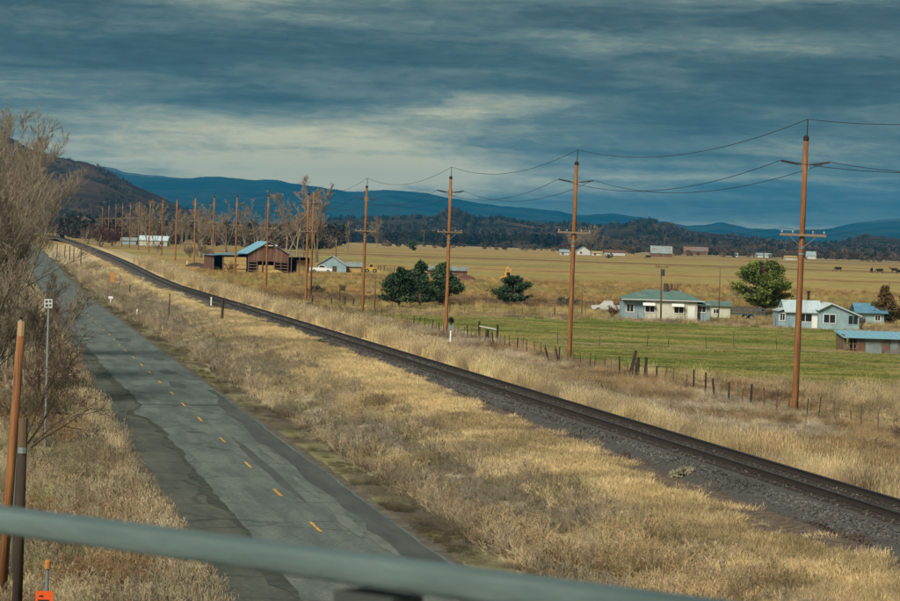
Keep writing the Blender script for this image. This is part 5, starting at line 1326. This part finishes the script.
def build_grass():
    X, Y, R_, rg = fan_points(210000, 56, 620, 1.65, seed=5)
    n1 = fbm(X / 7, Y / 11, 4, 21); n2 = fbm(X / 2.5, Y / 4, 3, 31); n4 = fbm(X / 1.2, Y / 2.0, 2, 91)
    past = in_poly(X, Y, PAST_Q)
    toe = TRX - 1.75 - (0.5 + 1.4 * (1.42 - toe_h(Y))) - .35
    keep = ~((X > -5.15 - .5 * (n4 - .5)) & (X < 3.35)) & ~((X > toe - .6 + 3.4 * (n2 - .5)) & (X < TRX + 2.55 + 1.2 * (n2 - .4)))
    keep &= ~((X >= 3.3) & (X < 4.6) & (n4 < .40)) & ~past
    thin = fbm(X / 1.9, Y / 3.4, 3, 171)
    keep &= rg.uniform(0, 1, len(X)) < np.where(((X > 4) & (X < 12)) | (X < -6), .25 + .75 * sstep(.34, .52, thin), 1)
    # bare spots round the roadside markers
    for o in COL.objects:
        if o.get('category') in ('sign', 'marker post', 'signal'):
            dx, dy = o.location.x - CAMX, o.location.y; L_ = math.hypot(dx, dy); dx /= L_; dy /= L_
            u_ = (X - o.location.x) * dx + (Y - o.location.y) * dy; v_ = (X - o.location.x) * dy - (Y - o.location.y) * dx
            keep &= ~((np.abs(v_) < .6) & (u_ < .4) & (u_ > -5))
    # keep clear of buildings
    for bx, by, rr in [(o.location.x, o.location.y, 9) for o in COL.objects if o.get('category') in ('house', 'barn', 'shed', 'garage')]:
        keep &= (X - bx) ** 2 + (Y - by) ** 2 > rr * rr
    X, Y, R_, n1, n2, n4 = (a[keep] for a in (X, Y, R_, n1, n2, n4)); n = len(X)
    tone = zones(X, Y); u = rg.uniform(0, 1, n)
    # kinds
    road_edge_r = (X > 4.2) & (X < 7.0) ; road_edge_l = (X < -4.2) & (X > -6.9); verge = (X > TRX + 2) & (X < 27); mid = (X > 6) & (X < 11.5); straw = (X > 10.5) & (X < TRX)
    idx = rg.choice([0, 1, 2, 3, 9], n, p=[.22, .18, .2, .25, .15])
    idx = np.where(verge & (u < .6), rg.choice([4, 5, 1], n), idx)
    idx = np.where(straw & (u < .5), rg.choice([2, 3, 9], n), idx)
    idx = np.where((road_edge_r | mid) & (u < .5), rg.choice([6, 7, 8], n), idx)
    idx = np.where(road_edge_l & (u < .7), rg.choice([4, 5, 1, 7], n), idx)
    idx = np.where((X < -6.3) & (u < .3), rg.choice([6, 7, 8], n), idx)
    idx = np.where((X > 26) & (u < .3), rg.choice([6, 8, 5], n), idx)
    weedm = (idx >= 6) & (idx <= 8)
    s = rg.uniform(.7, 1.25, n) * (1 + np.clip(R_ - 120, 0, 400) / 330)
    s *= (.75 + .7 * n1) * .88
    s = np.where((X > 29) & (X < 39), s * .62, s); s = np.where((X > 39) & (Y > 230), s * .6, s); s = np.where(straw, s * .72, s); s = np.where(mid, s * .70, s)
    s = np.where(road_edge_l, s * 1.25, s); s = np.where(verge, s * 1.15, s)
    s = np.where((X > 3) & (X < 5.0), s * .42, s)
    near_ballast = (X > toe[keep] - 2.2) & (X < TRX); s = np.where(near_ballast, s * .6, s)
    big = (n1 > .55) & (n2 > .5) & (R_ < 150) & (X > 5.5) & (thin[keep] > .5); s = np.where(big, s * 1.35, s)
    tone = np.where(weedm[:, None], tone * .55 + np.array([.42, .35, .265]) * .5, tone * 1.02)
    tone = np.where(big[:, None], tone * .4 + np.array([.46, .34, .175]) * .6, tone)
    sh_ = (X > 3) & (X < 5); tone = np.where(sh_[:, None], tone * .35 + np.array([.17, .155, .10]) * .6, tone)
    pale = road_edge_l & ~weedm; tone = np.where(pale[:, None], tone * .35 + np.array([.54, .45, .28]) * .65, tone)
    patch = fbm(X / 1.7, Y / 3.2, 3, 131); patch2 = fbm(X / 5, Y / 9, 3, 141)
    fac = .72 + .75 * sstep(.3, .7, patch) * (.6 + .8 * patch2)
    tone = tone * fac[:, None]
    grn = (fbm(X / 3, Y / 4, 3, 151) > .62) & ((X < -6) | ((X > 5.5) & (X < 11))) & ~weedm
    tone = np.where(grn[:, None], tone * .45 + np.array([.17, .175, .07]) * .5, tone)
    rust = (fbm(X / 2.2, Y / 3, 3, 161) > .66) & (X < -6); tone = np.where(rust[:, None], tone * .4 + np.array([.34, .19, .08]) * .55, tone)
    vg = verge & (patch2 > .48); tone = np.where(vg[:, None], tone * .6 + np.array([.34, .285, .21]) * .4, tone)
    gm_ = np.clip((1 - sstep(9.5, 13, X + 3 * (n1 - .5))) * sstep(4.5, 6.5, X) * (1 - sstep(.50, .66, n1)), 0, 1) * .62
    gcol = np.where((n2 > .5)[:, None], np.array([.245, .22, .15]), np.array([.30, .255, .195]))
    tone = lerp(tone, gcol, np.where(big, 0, gm_))
    tone = np.clip(tone * rg.uniform(.72, 1.28, (n, 1)) * (1 + rg.normal(0, .03, (n, 3))), .01, .8)
    P = np.stack([X, Y, terrain(X, Y) - .02], 1)
    rot = np.stack([rg.normal(0, .12, n), rg.normal(0, .12, n), rg.uniform(0, 6.28, n)], 1)
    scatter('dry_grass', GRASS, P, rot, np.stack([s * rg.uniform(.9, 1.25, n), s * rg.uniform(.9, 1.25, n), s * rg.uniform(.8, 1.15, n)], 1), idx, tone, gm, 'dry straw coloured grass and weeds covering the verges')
build_grass()
def build_straw():
    rg = np.random.default_rng(44); n = 42000
    Y = 62 * (300 / 62) ** rg.uniform(0, 1, n); X = rg.uniform(9.0, 15.6, n); n2 = fbm(X / 2.5, Y / 4, 3, 31); n5 = fbm(X / 1.3 + Y / 9, Y / 2.6, 4, 181)
    toe = TRX - 1.75 - (.5 + 1.4 * (1.42 - toe_h(Y))) - .1
    k = (X < toe - .35 + 4.2 * (n5 - .5)) ; X, Y, n5 = X[k], Y[k], n5[k]; n = len(X)
    n6 = fbm(X / 2.2 + Y / 12, Y / 6, 4, 191)
    tone = (C_STRAW * .55 + zones(X, Y) * .42) * (.42 + .75 * n5 + .5 * sstep(.35, .65, n6))[:, None] * rg.uniform(.75, 1.25, (n, 1)); s = rg.uniform(.6, 1.2, n)
    scatter('matted_straw', [GRASS[3].copy(), GRASS[9].copy(), GRASS[2].copy()], np.stack([X, Y, terrain(X, Y) + .04], 1), np.stack([rg.normal(0, .2, n), rg.normal(0, .2, n), rg.uniform(0, 6.28, n)], 1), np.stack([s * 1.2, s * 1.2, s * .8], 1), rg.choice([0, 1, 1, 2], n), tone, gm, 'matted pale straw lying beside the ballast')
build_straw()
def build_pasture():
    X, Y, R_, rg = fan_points(160000, 180, 420, 1.4, seed=8)
    k = in_poly(X, Y, PAST_Q); X, Y, R_ = X[k], Y[k], R_[k]; n = len(X)
    tone = zones(X, Y) * rg.uniform(.75, 1.25, (n, 1)); s = rg.uniform(.7, 1.5, n)
    scatter('pasture_grass', [GRASS[3].copy(), GRASS[9].copy()], np.stack([X, Y, terrain(X, Y) - .03], 1), np.stack([0 * X, 0 * X, rg.uniform(0, 6.28, n)], 1), np.stack([s * 1.4, s * 1.4, s * .7], 1), rg.integers(0, 2, n), tone, gm, 'short green grass of the pasture')
build_pasture()
def build_stones():
    pr = []
    for sd in range(5):
        rg = np.random.default_rng(sd + 70); bm = bmesh.new(); bmesh.ops.create_icosphere(bm, subdivisions=1, radius=1)
        for v in bm.verts: v.co *= rg.uniform(.65, 1.2); v.co.z *= .7
        me = bpy.data.meshes.new('stone'); bm.to_mesh(me); bm.free(); pr.append(me)
    rg = np.random.default_rng(77); n = 60000
    Y = 62 * (330 / 62) ** rg.uniform(0, 1, n); h = toe_h(Y); slope = 1.42 - h; ext = 0.5 + 1.4 * slope
    t = rg.uniform(0, 1, n); side = rg.uniform(0, 1, n)
    X = np.where(side < .75, TRX - 1.62 - (ext + .6) * t, TRX + rg.uniform(-1.3, 2.2, n))
    Z = np.where(side < .75, np.interp(t * (ext + .6), [0, 0.01], [0, 0]) + 1.36 - (1.36 - h) * np.clip(t * (ext + .6) / (ext * .85 + .13), 0, 1), 1.42 - .6 * np.clip((X - TRX - 1.3) / 1.3, 0, 1)) + elev(Y)
    s = rg.uniform(.03, .075, n) * (1 + np.clip(Y - 120, 0, 200) / 250)
    g = rg.uniform(.03, .125, n) * (.6 + .8 * (fbm(X, Y / 3, 3, 6))); tone = np.stack([g * 1.02, g * .99, g * .93], 1)
    br = (side < .75) & (t > .36 + .6 * (fbm(X, Y / 4, 3, 16) - .5)); tone = np.where(br[:, None], np.stack([g * .72, g * .55, g * .46], 1), tone)
    scatter('ballast_stones', pr, np.stack([X, Y, Z + s * .2], 1), rg.uniform(0, 6, (n, 3)), np.stack([s, s, s], 1), rg.integers(0, 5, n), tone, tone_mat('stone_tone', trans=0.0), 'loose grey and brown ballast stones')
build_stones()
def far_wood():
    pr = []
    for sd in range(6):
        rg = np.random.default_rng(sd + 30); V = []; kind = sd % 3; n = 150
        for i in range(n):
            if kind == 0: t = rg.uniform(0, 1); r = .30 * (1 - t) ** .8 * rg.uniform(.4, 1); c = (t * .92 + .06)
            else: 
                q = rg.normal(0, 1, 3); q /= np.linalg.norm(q); r = None
            a = rg.uniform(0, 6.28)
            P = np.array([r * math.cos(a), r * math.sin(a), c]) if kind == 0 else np.array([q[0] * .42, q[1] * .42, .55 + q[2] * .42]) * np.array([1, 1, 1]) * rg.uniform(.75, 1.05)
            d = rg.normal(0, .075, (3, 3)); V += [P + d[0], P + d[1], P + d[2]]
        pr.append(np_mesh('crown', V, np.arange(3 * n).reshape(n, 3)))
    # (count, picture x range, depth range, height range, tone)
    X, Y, T, H, I = [], [], [], [], []
    rg = np.random.default_rng(12)
    def belt(n, x0, x1, d0, d1, h0, h1, tones, kinds, thr=.44, sx=22, sd=130):
        px = rg.uniform(x0, x1, n); d = rg.uniform(d0, d1, n); keep = fbm(px / sx, d / sd, 4, 3) > thr + rg.normal(0, .03, n)
        for a, b in zip(px[keep], d[keep]):
            q = ray(a, 245); X.append(CAMX + q.x * b); Y.append(q.y * b); H.append(rg.uniform(h0, h1)); T.append(np.array(tones[rg.integers(len(tones))]) * rg.uniform(.7, 1.3)); I.append(kinds[rg.integers(len(kinds))])
    dk = [(.020, .028, .024), (.028, .032, .024), (.06, .048, .038)]; bn = [(.11, .085, .062), (.14, .105, .075), (.085, .066, .052), (.032, .036, .027)]
    belt(1500, 320, 960, 2350, 3250, 2.5, 7, dk[2:] + bn + bn, [1, 2, 4, 5, 3], .52)
    belt(900, 600, 960, 2000, 2500, 2.5, 6.5, bn, [1, 2, 4, 5], .5)
    belt(900, 320, 560, 2500, 3200, 5, 10, dk, [0, 3, 1], .5)
    belt(500, 60, 340, 1500, 2600, 8, 14, dk + bn, [0, 1, 2, 3, 4, 5])
    belt(180, 380, 900, 1750, 2100, 2.0, 4.5, bn, [1, 2, 4, 5])
    belt(400, 100, 330, 1150, 1500, 5, 10, bn, [1, 2, 4, 5])
    belt(7500, 300, 960, 3250, 4900, 3.5, 8, dk + bn, [0, 1, 2, 3, 4, 5], .52, 38, 210)
    belt(5200, -60, 270, 2650, 4350, 2.5, 5, dk + bn, [1, 2, 4, 5], .52, 26, 260)
    X = np.array(X); Y = np.array(Y); H = np.array(H); n = len(X)
    from mathutils.bvhtree import BVHTree
    dg = bpy.context.evaluated_depsgraph_get()
    Z = terrain(X, Y)
    for nm in ('scrub_rise', 'wooded_hills', 'brown_mountain'):
        t = BVHTree.FromObject(bpy.data.objects[nm], dg)
        for i in range(n):
            h = t.ray_cast(Vector((X[i], Y[i], 3000)), Vector((0, 0, -1)))
            if h[0] is not None: Z[i] = max(Z[i], h[0].z)
    scatter('far_wood', pr, np.stack([X, Y, Z - .2], 1), np.stack([0 * X, 0 * X, rg.uniform(0, 6, n)], 1), np.stack([H * 1.1, H * 1.1, H], 1), I, np.array(T), tone_mat('far_leaf', trans=.1), 'far belt of trees and brush at the edge of the plain')
far_wood()

# ------------------------------------------------------------------ bridge that the camera stands on
RAIL_DROP = .42
def on_plane(px, py, z):
    d = ray(px, py); t = (z - CAMZ) / d.z; return Vector((CAMX + d.x * t, CAMY + d.y * t, z))
a = on_plane(0, 519.5, CAMZ - RAIL_DROP); b = on_plane(576, 598, CAMZ - RAIL_DROP)
dv = (b - a).normalized(); yaw_r = math.atan2(dv.y, dv.x)
mid_r = (a + b) / 2
rail = empty('bridge_railing', mid_r, yaw_r, 'blurred pale green steel tube railing across the bottom foreground', 'railing')
# local x runs along the railing
def tube_profile(L, w, h, n=20):
    mb = MB(); ringp = []
    for i in range(n):
        t = 2 * math.pi * i / n; c, s = math.cos(t), math.sin(t)
        ringp.append((math.copysign(abs(c) ** .42, c) * w, math.copysign(abs(s) ** .42, s) * h))
    return mb.prism(ringp, -L, L, 'x')
tube_profile(9, .032, .0185).build('top_tube', MATS['rail_green'], rail, smooth=True)
q = on_plane(366, 596, CAMZ - RAIL_DROP - .03); lx = (q - mid_r).dot(dv)
tube_profile(9, .03, .024).build('lower_tube', MATS['rail_green'], rail, (0, 0, -.42), smooth=True)
for x in [lx + 2.2 * i for i in range(-4, 4)]:
    MB().box(x - .05, x + .05, -.03, .03, -.86, -.028).build('post', MATS['post_steel'], rail)
    MB().box(x - .09, x + .09, -.08, .08, -.88, -.862).build('base_plate', MATS['rail_green'], rail)
deck = empty('bridge_deck', (mid_r.x, mid_r.y, 0), yaw_r); tag(deck, 'concrete bridge deck below the railing', kind='structure')
side = 1 if (Vector((CAMX, CAMY, CAMZ)) - mid_r).dot(Vector((-dv.y, dv.x, 0))) > 0 else -1
y0, y1 = sorted((-.15 * side, 9.5 * side))
zt = CAMZ - RAIL_DROP - .88
c0, c1 = sorted((-.2 * side, .25 * side))
MB().box(-45, 45, c0, c1, zt - .9, zt).build('kerb', MATS['concrete'], deck)
d0, d1 = sorted((.252 * side, 9.5 * side))
MB().box(-45, 45, d0, d1, zt - .9, zt - .2).build('slab', MATS['concrete'], deck)
for x in (-34, 34): 
    MB().box(x - .5, x + .5, d0 + 1, d1 - 1, -1, zt - .91).build('pier', MATS['concrete'], deck)

# ------------------------------------------------------------------ air
hz = MB().box(-11000, 14000, -3500, 19500, -9, 520).build('haze', MATS['wire'])
hm = bpy.data.materials.new('haze'); hm.use_nodes = True; t = hm.node_tree; t.nodes.clear()
pv = N(t, 'ShaderNodeVolumePrincipled'); pv.inputs['Color'].default_value = (.04, .45, .88, 1); pv.inputs['Density'].default_value = 4.6e-5; pv.inputs['Anisotropy'].default_value = 0.0
mo = N(t, 'ShaderNodeOutputMaterial'); t.links.new(pv.outputs[0], mo.inputs['Volume'])
hz.data.materials.clear(); hz.data.materials.append(hm)
tag(hz, 'thin bluish haze over the whole valley', kind='stuff')
